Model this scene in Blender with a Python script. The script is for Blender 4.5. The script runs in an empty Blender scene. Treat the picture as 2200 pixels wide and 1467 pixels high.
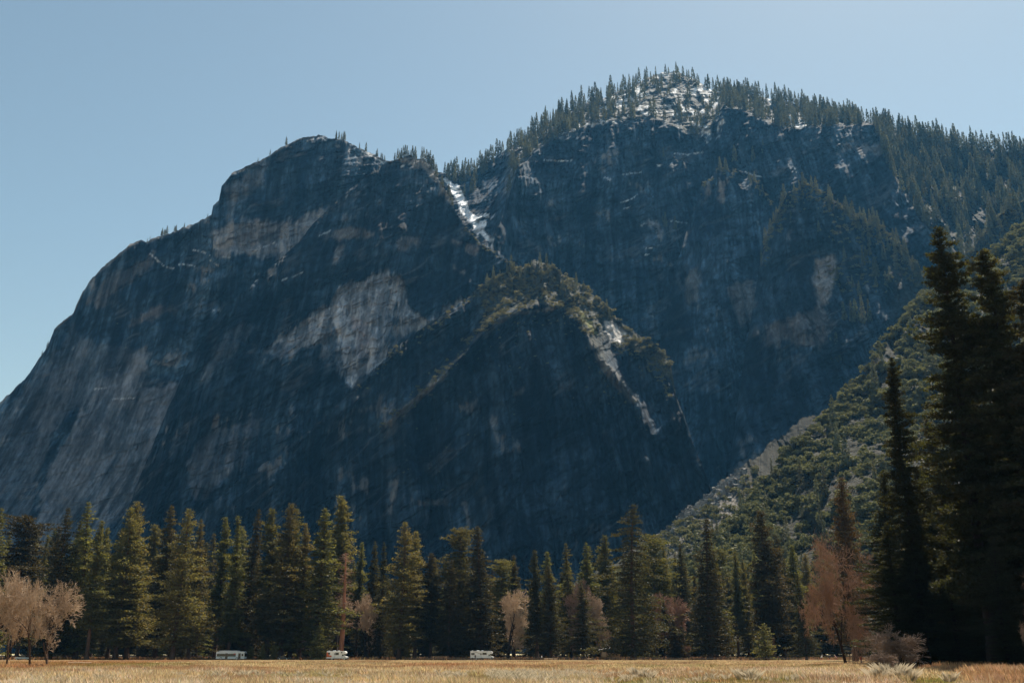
import bpy, math, random
import numpy as np
from math import radians as R
from mathutils import Vector

# ------------------------------------------------------------------ camera, sky, sun, exposure
sc = bpy.context.scene
C = sc.collection
CAM_H, PITCH, FPX = 1.8, 17.45, 2139.0           # metres, degrees, focal length in pixels of the 2200 px wide photo
cam_d = bpy.data.cameras.new('camera'); cam = bpy.data.objects.new('camera', cam_d); C.objects.link(cam)
cam_d.sensor_width = 36.0; cam_d.lens = 36.0*FPX/2200.0
cam_d.clip_start = 0.5; cam_d.clip_end = 30000
cam.location = (0, 0, CAM_H); cam.rotation_euler = (R(90+PITCH), 0, 0)
sc.camera = cam

SUN_EL, SUN_AZ = 56.0, 30.0                       # azimuth to the right of the viewing direction (+Y)
world = bpy.data.worlds.new('World'); sc.world = world; world.use_nodes = True
wn = world.node_tree; bg = wn.nodes['Background']
sky = wn.nodes.new('ShaderNodeTexSky'); sky.sky_type = 'NISHITA'; sky.sun_disc = False
sky.sun_elevation = R(SUN_EL); sky.sun_rotation = R(SUN_AZ)
sky.altitude = 0; sky.air_density = 1.0; sky.dust_density = 0.35; sky.ozone_density = 1.0
tint = wn.nodes.new('ShaderNodeVectorMath'); tint.operation = 'MULTIPLY'; tint.inputs[1].default_value = (1.20, 1.10, .83)
wn.links.new(sky.outputs[0], tint.inputs[0]); wn.links.new(tint.outputs[0], bg.inputs[0]); bg.inputs[1].default_value = 0.058
sl = bpy.data.lights.new('sun', 'SUN'); sl.energy = 4.4; sl.angle = R(0.53); sl.color = (1.0, 0.90, 0.76)
so = bpy.data.objects.new('sun', sl); C.objects.link(so)
sdir = Vector((math.sin(R(SUN_AZ))*math.cos(R(SUN_EL)), math.cos(R(SUN_AZ))*math.cos(R(SUN_EL)), math.sin(R(SUN_EL))))
so.rotation_euler = sdir.to_track_quat('Z', 'Y').to_euler(); so.location = sdir*50 + Vector((0, 0, 60))
vs = sc.view_settings; vs.view_transform = 'Standard'; vs.look = 'None'; vs.gamma = 1.0; vs.use_curve_mapping = False
vs.exposure = 1.2
HAZE = 0.000028
sc.render.engine = 'CYCLES'; DENOISE = True
sc.cycles.use_denoising = DENOISE
try:
    sc.cycles.denoiser = 'OPENIMAGEDENOISE'; sc.cycles.denoising_input_passes = 'RGB_ALBEDO_NORMAL'
except Exception: pass
sc.cycles.max_bounces = 5; sc.cycles.diffuse_bounces = 2; sc.cycles.glossy_bounces = 2
sc.cycles.transmission_bounces = 3; sc.cycles.volume_bounces = 0; sc.cycles.transparent_max_bounces = 6
sc.cycles.use_adaptive_sampling = True; sc.cycles.adaptive_threshold = 0.008
sc.cycles.caustics_reflective = False; sc.cycles.caustics_refractive = False

rng = np.random.default_rng(7); random.seed(7)
CT, ST = math.cos(R(PITCH)), math.sin(R(PITCH))

# ------------------------------------------------------------------ helpers
def unproj(px, py, Y):                            # a bearing and elevation read from the photo + a real distance -> metres
    u = (px-1100.0)/FPX; v = (733.5-py)/FPX
    d = Y/(CT-v*ST)
    return u*d, Y+0*u, CAM_H+d*(ST+v*CT)
def proj(X, Y, Z):
    d = Y*CT+(Z-CAM_H)*ST
    return 1100+FPX*X/d, 733.5-FPX*((Z-CAM_H)*CT-Y*ST)/d
def xat(px, Y, Z=0.0):
    return (px-1100.0)/FPX*(Y*CT+(Z-CAM_H)*ST)
def ztop(py, Y):
    v = (733.5-py)/FPX
    return CAM_H+Y*(ST+v*CT)/(CT-v*ST)
def yground(py):                                  # distance at which level ground shows at that photo row
    v = (733.5-py)/FPX
    return -CAM_H*(CT-v*ST)/(ST+v*CT)

_perm = np.random.default_rng(11).permutation(256); _perm = np.concatenate([_perm, _perm, _perm]).astype(np.int32)
_g3 = np.random.default_rng(12).normal(size=(256, 3)).astype(np.float32); _g3 /= np.linalg.norm(_g3, axis=1)[:, None]
def pn(x, y, z=0.0):
    x = np.asarray(x, np.float32); y = np.asarray(y, np.float32); z = np.asarray(z, np.float32)+0*x
    xi = np.floor(x).astype(np.int32); yi = np.floor(y).astype(np.int32); zi = np.floor(z).astype(np.int32)
    xf, yf, zf = x-xi, y-yi, z-zi
    xi &= 255; yi &= 255; zi &= 255
    f = lambda t: t*t*t*(t*(t*6-15)+10)
    U, V, W = f(xf), f(yf), f(zf)
    out = 0
    for dx in (0, 1):
        for dy in (0, 1):
            for dz in (0, 1):
                h = _perm[_perm[_perm[xi+dx]+yi+dy]+zi+dz]
                g = _g3[h]
                dot = g[..., 0]*(xf-dx)+g[..., 1]*(yf-dy)+g[..., 2]*(zf-dz)
                out = out+dot*(U if dx else 1-U)*(V if dy else 1-V)*(W if dz else 1-W)
    return out*1.55
def fbm(x, y, z=0.0, o=4, g=0.5):
    a, s, t = 1.0, 0, 0
    for k in range(o):
        s = s+a*pn(x*2**k+17.3*k, y*2**k-9.1*k, z*2**k+5.7*k); t += a; a *= g
    return s/t*1.3
def sstep(a, b, x):
    t = np.clip((x-a)/(b-a), 0, 1); return t*t*(3-2*t)

def np_mesh(name, V, F, mats, parent=None, col=None, smooth=False, mi=None, link=True, loc=None):
    V = np.ascontiguousarray(V, np.float32); F = np.ascontiguousarray(F, np.int32)
    me = bpy.data.meshes.new(name); n = F.shape[1]
    me.vertices.add(len(V)); me.vertices.foreach_set('co', V.ravel())
    me.loops.add(F.size); me.loops.foreach_set('vertex_index', F.ravel())
    me.polygons.add(len(F)); me.polygons.foreach_set('loop_start', np.arange(0, F.size, n, dtype=np.int32))
    if mi is not None: me.polygons.foreach_set('material_index', np.asarray(mi, np.int32))
    me.update(calc_edges=True)
    me.polygons.foreach_set('use_smooth', np.full(len(F), smooth))
    if col is not None:
        a = me.color_attributes.new('col', 'FLOAT_COLOR', 'POINT')
        c = np.ones((len(V), 4), np.float32); c[:, :col.shape[1]] = col
        a.data.foreach_set('color', c.ravel())
    for m in (mats if isinstance(mats, (list, tuple)) else [mats]): me.materials.append(m)
    o = bpy.data.objects.new(name, me)
    if link: C.objects.link(o)
    if parent is not None: o.parent = parent
    if loc is not None: o.location = loc
    return o
def tag(o, label=None, cat=None, group=None, kind=None):
    for k, v in (('label', label), ('category', cat), ('group', group), ('kind', kind)):
        if v: o[k] = v
    return o
def empty(name, loc=(0, 0, 0), rz=0, scale=(1, 1, 1), link=True):
    o = bpy.data.objects.new(name, None); o.empty_display_size = 0.5
    o.location = loc; o.rotation_euler = (0, 0, rz); o.scale = scale
    if link: C.objects.link(o)
    return o
def copy_tree(root, loc, rz, scale):
    r = root.copy(); C.objects.link(r); r.location = loc; r.rotation_euler = (0, 0, rz); r.scale = scale
    for ch in list(root.children):
        c = ch.copy(); C.objects.link(c); c.parent = r
        for g in list(ch.children):
            d = g.copy(); C.objects.link(d); d.parent = c
    return r
def in_poly(px, py, poly):
    c = np.zeros(px.shape, bool); n = len(poly)
    for i in range(n):
        x1, y1 = poly[i]; x2, y2 = poly[(i+1) % n]
        if y1 == y2: continue
        c ^= ((y1 > py) != (y2 > py)) & (px < (x2-x1)*(py-y1)/(y2-y1)+x1)
    return c
def dist_line(px, py, pts):
    d = np.full(px.shape, 1e9, np.float32)
    for (x1, y1), (x2, y2) in zip(pts[:-1], pts[1:]):
        vx, vy = x2-x1, y2-y1; L = vx*vx+vy*vy+1e-9
        t = np.clip(((px-x1)*vx+(py-y1)*vy)/L, 0, 1)
        d = np.minimum(d, np.hypot(px-x1-t*vx, py-y1-t*vy))
    return d
ERO = [None]
def poly_mask(px, py, poly, soft, jit):           # 1 inside, ragged edge
    d = dist_line(px, py, list(poly)+[poly[0]])
    d = np.where(in_poly(px, py, poly), d, -d)+jit
    r = sstep(-soft, soft, d)
    return r*ERO[0] if ERO[0] is not None and ERO[0].shape == r.shape else r

# ------------------------------------------------------------------ materials
def mat(name, rgb=(.5, .5, .5), rough=.6, metal=0.0, spec=None):
    m = bpy.data.materials.new(name); m.use_nodes = True
    b = m.node_tree.nodes['Principled BSDF']
    b.inputs['Base Color'].default_value = (*rgb, 1); b.inputs['Roughness'].default_value = rough
    b.inputs['Metallic'].default_value = metal
    if spec is not None: b.inputs['Specular IOR Level'].default_value = spec
    return m
def noisy(m, scale, amt, bump=0.0, stretch=(1, 1, 1), dist=1.0, coord='Object', detail=5):
    """multiplies the base colour by fine noise and adds a bump"""
    nt = m.node_tree; N = nt.nodes; L = nt.links; b = N['Principled BSDF']
    tc = N.new('ShaderNodeTexCoord'); mp = N.new('ShaderNodeMapping'); mp.inputs['Scale'].default_value = stretch
    nz = N.new('ShaderNodeTexNoise'); nz.inputs['Scale'].default_value = scale; nz.inputs['Detail'].default_value = detail
    nz.inputs['Roughness'].default_value = 0.62
    L.new(tc.outputs[coord], mp.inputs[0]); L.new(mp.outputs[0], nz.inputs['Vector'])
    mr = N.new('ShaderNodeMapRange'); mr.inputs[1].default_value = .25; mr.inputs[2].default_value = .75
    mr.inputs[3].default_value = 1-amt; mr.inputs[4].default_value = 1+amt
    L.new(nz.outputs[0], mr.inputs[0])
    vm = N.new('ShaderNodeVectorMath'); vm.operation = 'SCALE'
    src = b.inputs['Base Color']
    if src.is_linked: L.new(src.links[0].from_socket, vm.inputs[0])
    else: vm.inputs[0].default_value = src.default_value[:3]
    L.new(mr.outputs[0], vm.inputs['Scale']); L.new(vm.outputs[0], src)
    if bump:
        bp = N.new('ShaderNodeBump'); bp.inputs['Strength'].default_value = bump; bp.inputs['Distance'].default_value = dist
        L.new(nz.outputs[0], bp.inputs['Height'])
        if b.inputs['Normal'].is_linked: L.new(b.inputs['Normal'].links[0].from_socket, bp.inputs['Normal'])
        L.new(bp.outputs[0], b.inputs['Normal'])
    return m
def attr_mat(name, rough=.9, spec=.2):
    m = mat(name, rough=rough, spec=spec); nt = m.node_tree
    a = nt.nodes.new('ShaderNodeAttribute'); a.attribute_name = 'col'
    nt.links.new(a.outputs['Color'], nt.nodes['Principled BSDF'].inputs['Base Color'])
    return m
def foliage_mat(name, rgb, trans, tmix=.35, use_attr=True):
    m = bpy.data.materials.new(name); m.use_nodes = True; nt = m.node_tree; N = nt.nodes; L = nt.links
    N.remove(N['Principled BSDF']); out = N['Material Output']
    d = N.new('ShaderNodeBsdfDiffuse'); t = N.new('ShaderNodeBsdfTranslucent'); mx = N.new('ShaderNodeMixShader')
    g = N.new('ShaderNodeBsdfGlossy'); g.inputs['Roughness'].default_value = .55; mg = N.new('ShaderNodeMixShader')
    mx.inputs[0].default_value = tmix; mg.inputs[0].default_value = .02
    oi = N.new('ShaderNodeObjectInfo'); hs = N.new('ShaderNodeHueSaturation'); ht = N.new('ShaderNodeHueSaturation')
    v = N.new('ShaderNodeMapRange'); v.inputs[3].default_value = .72; v.inputs[4].default_value = 1.25
    L.new(oi.outputs['Random'], v.inputs[0])
    h = N.new('ShaderNodeMapRange'); h.inputs[3].default_value = .478; h.inputs[4].default_value = .522
    mm = N.new('ShaderNodeMath'); mm.operation = 'FRACT'; m2 = N.new('ShaderNodeMath'); m2.operation = 'MULTIPLY'; m2.inputs[1].default_value = 7.31
    L.new(oi.outputs['Random'], m2.inputs[0]); L.new(m2.outputs[0], mm.inputs[0]); L.new(mm.outputs[0], h.inputs[0])
    for hsn, c in ((hs, rgb), (ht, trans)):
        hsn.inputs['Color'].default_value = (*c, 1); L.new(v.outputs[0], hsn.inputs['Value']); L.new(h.outputs[0], hsn.inputs['Hue'])
    if use_attr:
        a = N.new('ShaderNodeAttribute'); a.attribute_name = 'col'
        for hsn, c, node in ((hs, rgb, d), (ht, trans, t)):
            vm = N.new('ShaderNodeVectorMath'); vm.operation = 'MULTIPLY'
            L.new(hsn.outputs[0], vm.inputs[0]); L.new(a.outputs['Color'], vm.inputs[1]); L.new(vm.outputs[0], node.inputs['Color'])
    else:
        L.new(hs.outputs[0], d.inputs['Color']); L.new(ht.outputs[0], t.inputs['Color'])
    L.new(d.outputs[0], mx.inputs[1]); L.new(t.outputs[0], mx.inputs[2])
    L.new(mx.outputs[0], mg.inputs[1]); L.new(g.outputs[0], mg.inputs[2]); L.new(mg.outputs[0], out.inputs['Surface'])
    return m
M = {}
M['rock'] = noisy(noisy(noisy(attr_mat('granite', .92, .15), .05, .55, 1.0, (1, 1, .10), 9.0), .16, .45, .9, (1, 1, .22), 3.0), .03, .35, .6, (1, 1, .7), 9.0, detail=8)
M['talus'] = noisy(attr_mat('talus', .95, .1), .25, .25, 1.0, (1, 1, 1), 2.0)
M['ground'] = noisy(attr_mat('meadow_soil', .98, .05), 1.1, .3, .4, (1, 1, 1), .1)
M['asphalt'] = noisy(mat('asphalt', (.16, .155, .15), .9), 1.5, .2)
M['path'] = noisy(mat('pale_path', (.42, .37, .30), .9), .8, .2)
M['bark'] = noisy(mat('pine_bark', (.085, .052, .035), .95, spec=.1), 1.6, .45, .8, (1, 1, .25), .12)
M['bark_red'] = noisy(mat('bare_red_bark', (.30, .14, .085), .95, spec=.1), 1.2, .4, .8, (1, 1, .2), .15)
M['bark_dark'] = noisy(mat('dark_bark', (.028, .021, .017), .95, spec=.1), 1.6, .4, .8, (1, 1, .25), .1)
M['twig'] = noisy(mat('dry_twigs', (.43, .32, .225), .9, spec=.1), .5, .25)
M['twig_red'] = noisy(mat('reddish_twigs', (.33, .205, .14), .9, spec=.1), .5, .3)
M['twig_grey'] = noisy(mat('grey_twigs', (.22, .16, .125), .9, spec=.1), .5, .3)
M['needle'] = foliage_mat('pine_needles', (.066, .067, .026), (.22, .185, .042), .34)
M['needle_dark'] = foliage_mat('dark_needles', (.032, .032, .014), (.10, .08, .02), .28)  # darker copy of the pine needles, shade put into the colour
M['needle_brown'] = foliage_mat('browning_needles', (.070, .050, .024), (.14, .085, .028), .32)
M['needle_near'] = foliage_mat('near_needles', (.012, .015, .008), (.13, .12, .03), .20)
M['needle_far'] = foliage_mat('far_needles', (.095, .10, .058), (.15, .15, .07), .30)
M['bush'] = foliage_mat('oak_leaves', (.155, .148, .068), (.19, .175, .065), .30)
M['young'] = foliage_mat('young_needles', (.13, .125, .038), (.24, .21, .055), .35)
M['grass'] = foliage_mat('dry_grass', (1, 1, 1), (1, 1, 1), .5)
# ------------------------------------------------------------------ mountains: real relief surfaces, each with its own distances
SURF = {}
def lerp_rows(rows, s, rj=0.0, seed=0.0):
    out = []
    for r in rows:
        a = np.array(r, float)
        k = len(out); j = rj*(k > 0)*(k < len(rows)-1)
        out.append((np.interp(s, a[:, 0], a[:, 1])+j*(fbm(s/34, 0*s+seed+k*3.3, 0*s, 4, .6)), np.interp(s, a[:, 0], a[:, 2])+j*.25*fbm(s/22, 0*s+seed+k*7.7, 0*s, 4, .6)))
    return out
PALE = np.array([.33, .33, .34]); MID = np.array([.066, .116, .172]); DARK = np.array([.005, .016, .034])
RUST = np.array([.30, .20, .15]); SNOW = np.array([.85, .87, .90]); SCRUB = np.array([.07, .07, .035])
def terrain(name, x0, x1, rows, ds=2.2, dt=2.2, amp=1.0, slant=0.0, jag=6.0, seed=0.0, paint=None, back=(250, .97, 1400, .70), material='rock', carve=None, flute=1.0, rj=0.0, big=1.0, pale=1.0, calm=None, curve=0.0):
    s = np.arange(x0, x1+ds, ds); RR = lerp_rows(rows, s, rj, seed)
    PY, YY, TT = [], [], []
    for k in range(len(RR)-1):
        (pa, ya), (pb, yb) = RR[k], RR[k+1]
        n = max(3, int(np.percentile(np.abs(pa-pb), 80)/dt))
        for t in np.linspace(0, 1, n, endpoint=(k == len(RR)-2)):
            PY.append(pa+(pb-pa)*t); YY.append(ya+(yb-ya)*t); TT.append(np.full_like(s, (k+t)/(len(RR)-1)))
    PY = np.array(PY); YY = np.array(YY); TT = np.array(TT); PX = np.repeat(s[None], len(PY), 0)
    lo = sstep(0, .08, TT)
    PY = PY-(pn(PX/38, 0*PX+seed, 0*PX)*jag+pn(PX/11, 0*PX+seed+4, 0*PX)*jag*.5+pn(PX/4.5, 0*PX+seed+8, 0*PX)*jag*.25)*sstep(.75, 1, TT)
    X, Y, Z = unproj(PX, PY, YY)
    # fall-line coordinates: a along the wall, b down it (slanted)
    ca, sa = math.cos(slant), math.sin(slant)
    a = X*ca+Z*sa; b = -X*sa+Z*ca
    if curve:                                     # slabs lean low down, the upper wall falls plumb
        Zc = np.clip(Z, 0, 520); a = X-(curve*Zc-curve/1040*Zc*Zc); b = Z+.25*X*sstep(520, 100, Z)
    if calm is not None: amp = amp*calm(PX, PY)
    wob = fbm(X/160, Z/220, seed+3, 3)*14
    a2 = a+wob
    d = 26*big*fbm(a/260, b/420, seed, 3)                       # big buttresses
    r1 = 1-np.abs(pn(a2/70, b/330, seed+11))*2; d += 15*flute*big*(-r1)      # gullies
    q = fbm(a2/46, b/190, seed+21, 2)*3.2; qs = np.floor(q)+sstep(.0, .28, q-np.floor(q)); d += 9.5*flute*(.4+.6*big)*qs
    q = fbm((b-.8*a2)/75, (a2+.8*b)/280, seed+25, 3)*3.2; qs = np.floor(q)+sstep(.0, .30, q-np.floor(q)); d += 8.0*qs     # oblique ledges
    q = fbm((b-.5*a2)/24, (a2+.5*b)/55, seed+55, 3)*3; qs = np.floor(q)+sstep(.0, .3, q-np.floor(q)); d += 4.0*qs
    d += 6.5*flute*(1-2*np.abs(pn(a2/19, b/130, seed+31)))+3.6*(1-2*np.abs(pn(a2/8.5, b/70, seed+33)))
    d += 2.4*pn(a2/5.5, b/45, seed+41)+3.4*fbm(a2/13, b/20, seed+51, 3)
    YY2 = YY+d*amp*lo
    if carve is not None: YY2 = YY2+carve(PX, PY, X, Z)
    X, Y, Z = unproj(PX, PY, YY2)
    # stone colour: streaks, stains, pale scars, painted light on ledge lips
    st = fbm(a2/9, b/150, seed+61, 4, .62)+.5*fbm(a2/40, b/300, seed+71, 3)
    bl = fbm(a2/70, b/60, seed+81, 4)
    tone = sstep(-.55, .6, st*.75+bl*.75)
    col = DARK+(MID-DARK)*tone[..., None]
    fine = .8*pn(a2/3.4, b/26, seed+131)+.6*pn(a2/1.8, b/5, seed+133)+1.2*fbm(a2/9, b/11, seed+137, 5, .7)
    col = col*(1+.30*np.clip(fine, -1.6, 1.6))[..., None]
    lo_ = fbm(a2/55, b/75, seed+161, 3)
    stain = sstep(.10, .42, fbm(a2/13, b/260, seed+165, 3)+.35*lo_)                        # black water stains
    col = col*(1-.62*stain)[..., None]
    slab = fbm((a2+.5*b)/46, (b-.6*a2)/60, seed+171, 2)*3.4; slab = np.floor(slab); slab = (np.sin(slab*12.7+seed)*.5+.5)
    col = col*(.70+.62*slab)[..., None]                                                     # slabs of different age and tone
    ck = 1-np.abs(fbm((a2+.6*b)/75, (b-.5*a2)/75, seed+141, 4, .55))*11; ck2 = 1-np.abs(fbm((a2-.3*b)/30, b/70, seed+151, 4, .55))*9
    ck3 = 1-np.abs(fbm((b-.8*a2)/42, (a2+.8*b)/230, seed+175, 4, .6))*10*(1+.8*lo_)
    ck4 = 1-np.abs(fbm(a2/16, b/110, seed+181, 3, .6))*7
    col = col*(1-.72*np.clip(np.maximum(np.maximum(ck, ck2), np.maximum(ck3*.6, ck4)), 0, 1))[..., None]
    ed_ = 1-np.abs(fbm((b-.8*a2)/42, (a2+.8*b)/230, seed+175, 4, .6)+.05)*13                 # broken ledge lips painted pale as if catching the light
    col = mixc(col, PALE*.62, np.clip(ed_, 0, 1)*.35*sstep(.0, .35, lo_))
    ERO[0] = .42+.58*sstep(-.5, .1, st*.8+.35*fine-.5*stain)*(1-.5*np.clip(np.maximum(ck, ck3), 0, 1))
    pl = sstep(.40, .60, .75*bl+.5*fbm(a2/12, b/30, seed+91, 4, .65)+.34*st)*.5*pale
    col = col+(PALE*np.array([1.0, .93, .86])-col)*pl[..., None]
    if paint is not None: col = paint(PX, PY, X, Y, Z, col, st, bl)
    ERO[0] = None
    nt, ns = PX.shape
    if back:
        e1, z1, e2, z2 = back
        X = np.vstack([X, X[-1:]*(1+e1/Y[-1:]), X[-1:]*(1+e2/Y[-1:])]); Z = np.vstack([Z, Z[-1:]*z1, Z[-1:]*z2])
        Y = np.vstack([Y, Y[-1:]+e1, Y[-1:]+e2]); col = np.concatenate([col, col[-1:], col[-1:]]); nt += 2
        PXo, PYo = PX, PY
    V = np.stack([X, Y, Z], -1).reshape(-1, 3)
    i = np.arange((nt-1)*ns).reshape(nt-1, ns)[:, :-1].ravel()
    F = np.stack([i, i+1, i+ns+1, i+ns], -1)
    o = np_mesh(name, V, F, M[material], col=col.reshape(-1, 3), smooth=False)
    SURF[name] = (s, PY, X[:PY.shape[0]], Y[:PY.shape[0]], Z[:PY.shape[0]])
    return tag(o, kind='structure')
def on_surf(name, px, py):                       # the point of that surface seen at (px, py) of the photo
    s, PY, X, Y, Z = SURF[name]
    j = int(np.clip(round((px-s[0])/(s[1]-s[0])), 0, len(s)-1))
    i = int(np.argmin(np.abs(PY[:, j]-py)))
    return float(X[i, j]), float(Y[i, j]), float(Z[i, j])
def crest(name, px):
    s, PY, X, Y, Z = SURF[name]; j = int(np.clip(round((px-s[0])/(s[1]-s[0])), 0, len(s)-1))
    return float(PY[-1, j])
def mixc(col, c, m): return col+(np.asarray(c)-col)*np.clip(m, 0, 1)[..., None]
def jitter(PX, PY, s, a, k=0.0): return fbm(PX/s, PY/s, k, 4, .6)*a
def strokes(PX, PY, lines, jit):
    m = np.zeros(PX.shape)
    for w, pts in lines:
        x0 = min(p[0] for p in pts)-20; x1 = max(p[0] for p in pts)+20
        js = (PX[0] > x0) & (PX[0] < x1)
        if not js.any(): continue
        d = dist_line(PX[:, js], PY[:, js], pts)
        g = 1.0 if w > 2.5 else .25+.6*sstep(-.35, .25, fbm(PX[:, js]/7, PY[:, js]/4, w*3+pts[0][0], 3))
        m[:, js] = np.maximum(m[:, js], sstep(w+.9, w-.9, d+jit[:, js]*2.2+(0.3 if w < 2.5 else 0))*g)
    return m

# ---- left dome and its long slabs
B_crest = [(-420, 1330, 1450), (-200, 1080, 1470), (0, 868, 1480), (60, 803, 1480), (103, 742, 1482), (116, 708, 1484), (158, 672, 1487), (178, 628, 1490),
           (200, 594, 1492), (240, 562, 1496), (270, 536, 1500), (303, 513, 1504), (316, 520, 1504), (350, 506, 1508), (400, 488, 1512), (454, 463, 1518),
           (458, 442, 1520), (470, 430, 1524), (476, 398, 1530), (498, 373, 1540), (556, 351, 1565), (588, 328, 1590), (640, 299, 1615), (690, 290, 1635),
           (735, 299, 1645), (780, 322, 1655), (826, 345, 1660), (850, 350, 1665), (880, 372, 1665), (940, 430, 1660), (1010, 540, 1640)]
B_rows = [[(-420, 1404, 1360), (0, 1404, 1360), (400, 1404, 1385), (700, 1404, 1410), (1010, 1404, 1430)],
          [(-420, 1370, 1380), (0, 1120, 1405), (250, 1000, 1430), (500, 850, 1462), (700, 650, 1525), (1010, 600, 1570)],
          B_crest]
def B_paint(PX, PY, X, Y, Z, col, st, bl):
    j = jitter(PX, PY, 26, 16, 1); j2 = jitter(PX, PY, 9, 5, 2); strk = st*16
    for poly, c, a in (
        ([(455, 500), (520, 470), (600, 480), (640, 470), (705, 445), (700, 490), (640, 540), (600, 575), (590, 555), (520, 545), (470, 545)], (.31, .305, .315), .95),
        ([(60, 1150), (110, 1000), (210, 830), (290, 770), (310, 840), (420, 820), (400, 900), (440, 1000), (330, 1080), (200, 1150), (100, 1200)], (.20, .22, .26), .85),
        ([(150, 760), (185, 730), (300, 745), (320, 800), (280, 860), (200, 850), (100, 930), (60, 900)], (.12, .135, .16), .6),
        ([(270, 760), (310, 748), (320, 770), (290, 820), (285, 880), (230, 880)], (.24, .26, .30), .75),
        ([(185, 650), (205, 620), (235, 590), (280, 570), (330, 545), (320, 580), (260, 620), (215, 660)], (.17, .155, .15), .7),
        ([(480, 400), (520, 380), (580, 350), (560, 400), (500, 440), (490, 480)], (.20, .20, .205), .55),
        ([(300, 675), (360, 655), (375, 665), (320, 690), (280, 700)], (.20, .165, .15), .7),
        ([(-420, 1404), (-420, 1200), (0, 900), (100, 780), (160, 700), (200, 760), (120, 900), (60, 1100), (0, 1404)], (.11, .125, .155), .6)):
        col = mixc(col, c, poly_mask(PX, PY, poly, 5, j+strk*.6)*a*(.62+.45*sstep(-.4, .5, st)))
    for poly in ([(150, 930), (330, 850), (300, 900), (170, 1060), (120, 1120), (90, 1100)],):
        col = mixc(col, (.10, .10, .11), poly_mask(PX, PY, poly, 6, j+strk)*.25)
    # long oblique streaks of water on the slab
    q = pn((PX+PY*.62)/5.5, (PY-PX*.6)/150, 3.3)+.6*pn((PX+PY*.62)/14, (PY-PX*.6)/260, 7.3)
    w = sstep(500, 250, PX)*sstep(700, 850, PY)
    col = col*(1+(.38*q*w))[..., None]
    sn = strokes(PX, PY, [(1.3, [(322, 545), (340, 560), (352, 572), (372, 577)]), (1.6, [(384, 568), (404, 569), (420, 572)]), (1.3, [(415, 537), (440, 543), (450, 548)]),
        (1.3, [(452, 560), (470, 572)]), (1.0, [(480, 552), (494, 553)]), (1.6, [(456, 667), (478, 666)]), (2.4, [(472, 686), (482, 682)]), (1.2, [(545, 540), (566, 531), (590, 522)]),
        (1.0, [(548, 605), (570, 595), (586, 588)]), (1.6, [(204, 835), (228, 833)]), (1.2, [(240, 857), (262, 856), (290, 855)]), (1.5, [(335, 512), (350, 510)]),
        (1.4, [(430, 472), (440, 466)]), (1.4, [(512, 370), (524, 366)]), (1.2, [(428, 795), (442, 797)]), (1.4, [(660, 303), (690, 296), (700, 303)])], j2*.35)
    sn = np.maximum(sn, strokes(PX, PY, [(2.0, [(780, 326), (800, 336), (826, 352), (836, 350)])], j2*.5))
    col = mixc(col, SNOW*.9, sn)
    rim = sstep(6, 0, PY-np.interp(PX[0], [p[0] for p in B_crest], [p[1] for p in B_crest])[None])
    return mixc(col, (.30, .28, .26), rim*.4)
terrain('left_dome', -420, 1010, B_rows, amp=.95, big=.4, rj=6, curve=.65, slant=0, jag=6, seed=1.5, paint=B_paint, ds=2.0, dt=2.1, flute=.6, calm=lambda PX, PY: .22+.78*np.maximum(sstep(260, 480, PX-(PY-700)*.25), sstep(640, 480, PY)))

# ---- central pyramid in front of the dome
C_crest = [(150, 1404, 1370), (330, 950, 1400), (400, 790, 1418), (480, 660, 1436), (560, 600, 1455), (640, 520, 1475), (700, 452, 1500), (780, 386, 1540), (830, 350, 1560), (880, 337, 1580),
           (925, 350, 1580), (942, 384, 1570), (966, 428, 1540), (988, 470, 1510), (1022, 512, 1480), (1066, 545, 1450), (1120, 575, 1430), (1180, 640, 1400), (1300, 760, 1370)]
C_rows = [[(150, 1404, 1300), (400, 1404, 1290), (800, 1404, 1250), (1300, 1404, 1230)],
          [(150, 1404, 1301), (300, 1150, 1320), (480, 980, 1338), (700, 830, 1372), (900, 760, 1392), (1300, 900, 1300)],
          C_crest]
SCAR = [(566, 760), (585, 735), (640, 690), (700, 655), (735, 615), (800, 590), (832, 572), (842, 600), (850, 585), (868, 600), (880, 650), (925, 700), (965, 645), (1010, 640), (960, 690), (900, 715),
        (860, 730), (830, 768), (790, 800), (755, 830), (735, 815), (728, 790), (712, 745), (700, 770), (680, 775), (690, 740), (640, 755), (600, 765)]
SCAR_D = [(628, 690), (660, 670), (665, 720), (652, 740), (640, 730)], [(700, 700), (708, 690), (722, 740), (740, 780), (705, 800), (690, 760)], [(826, 690), (850, 650), (870, 720), (858, 745), (836, 765)], [(560, 745), (680, 745), (640, 800), (560, 800)]
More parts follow.
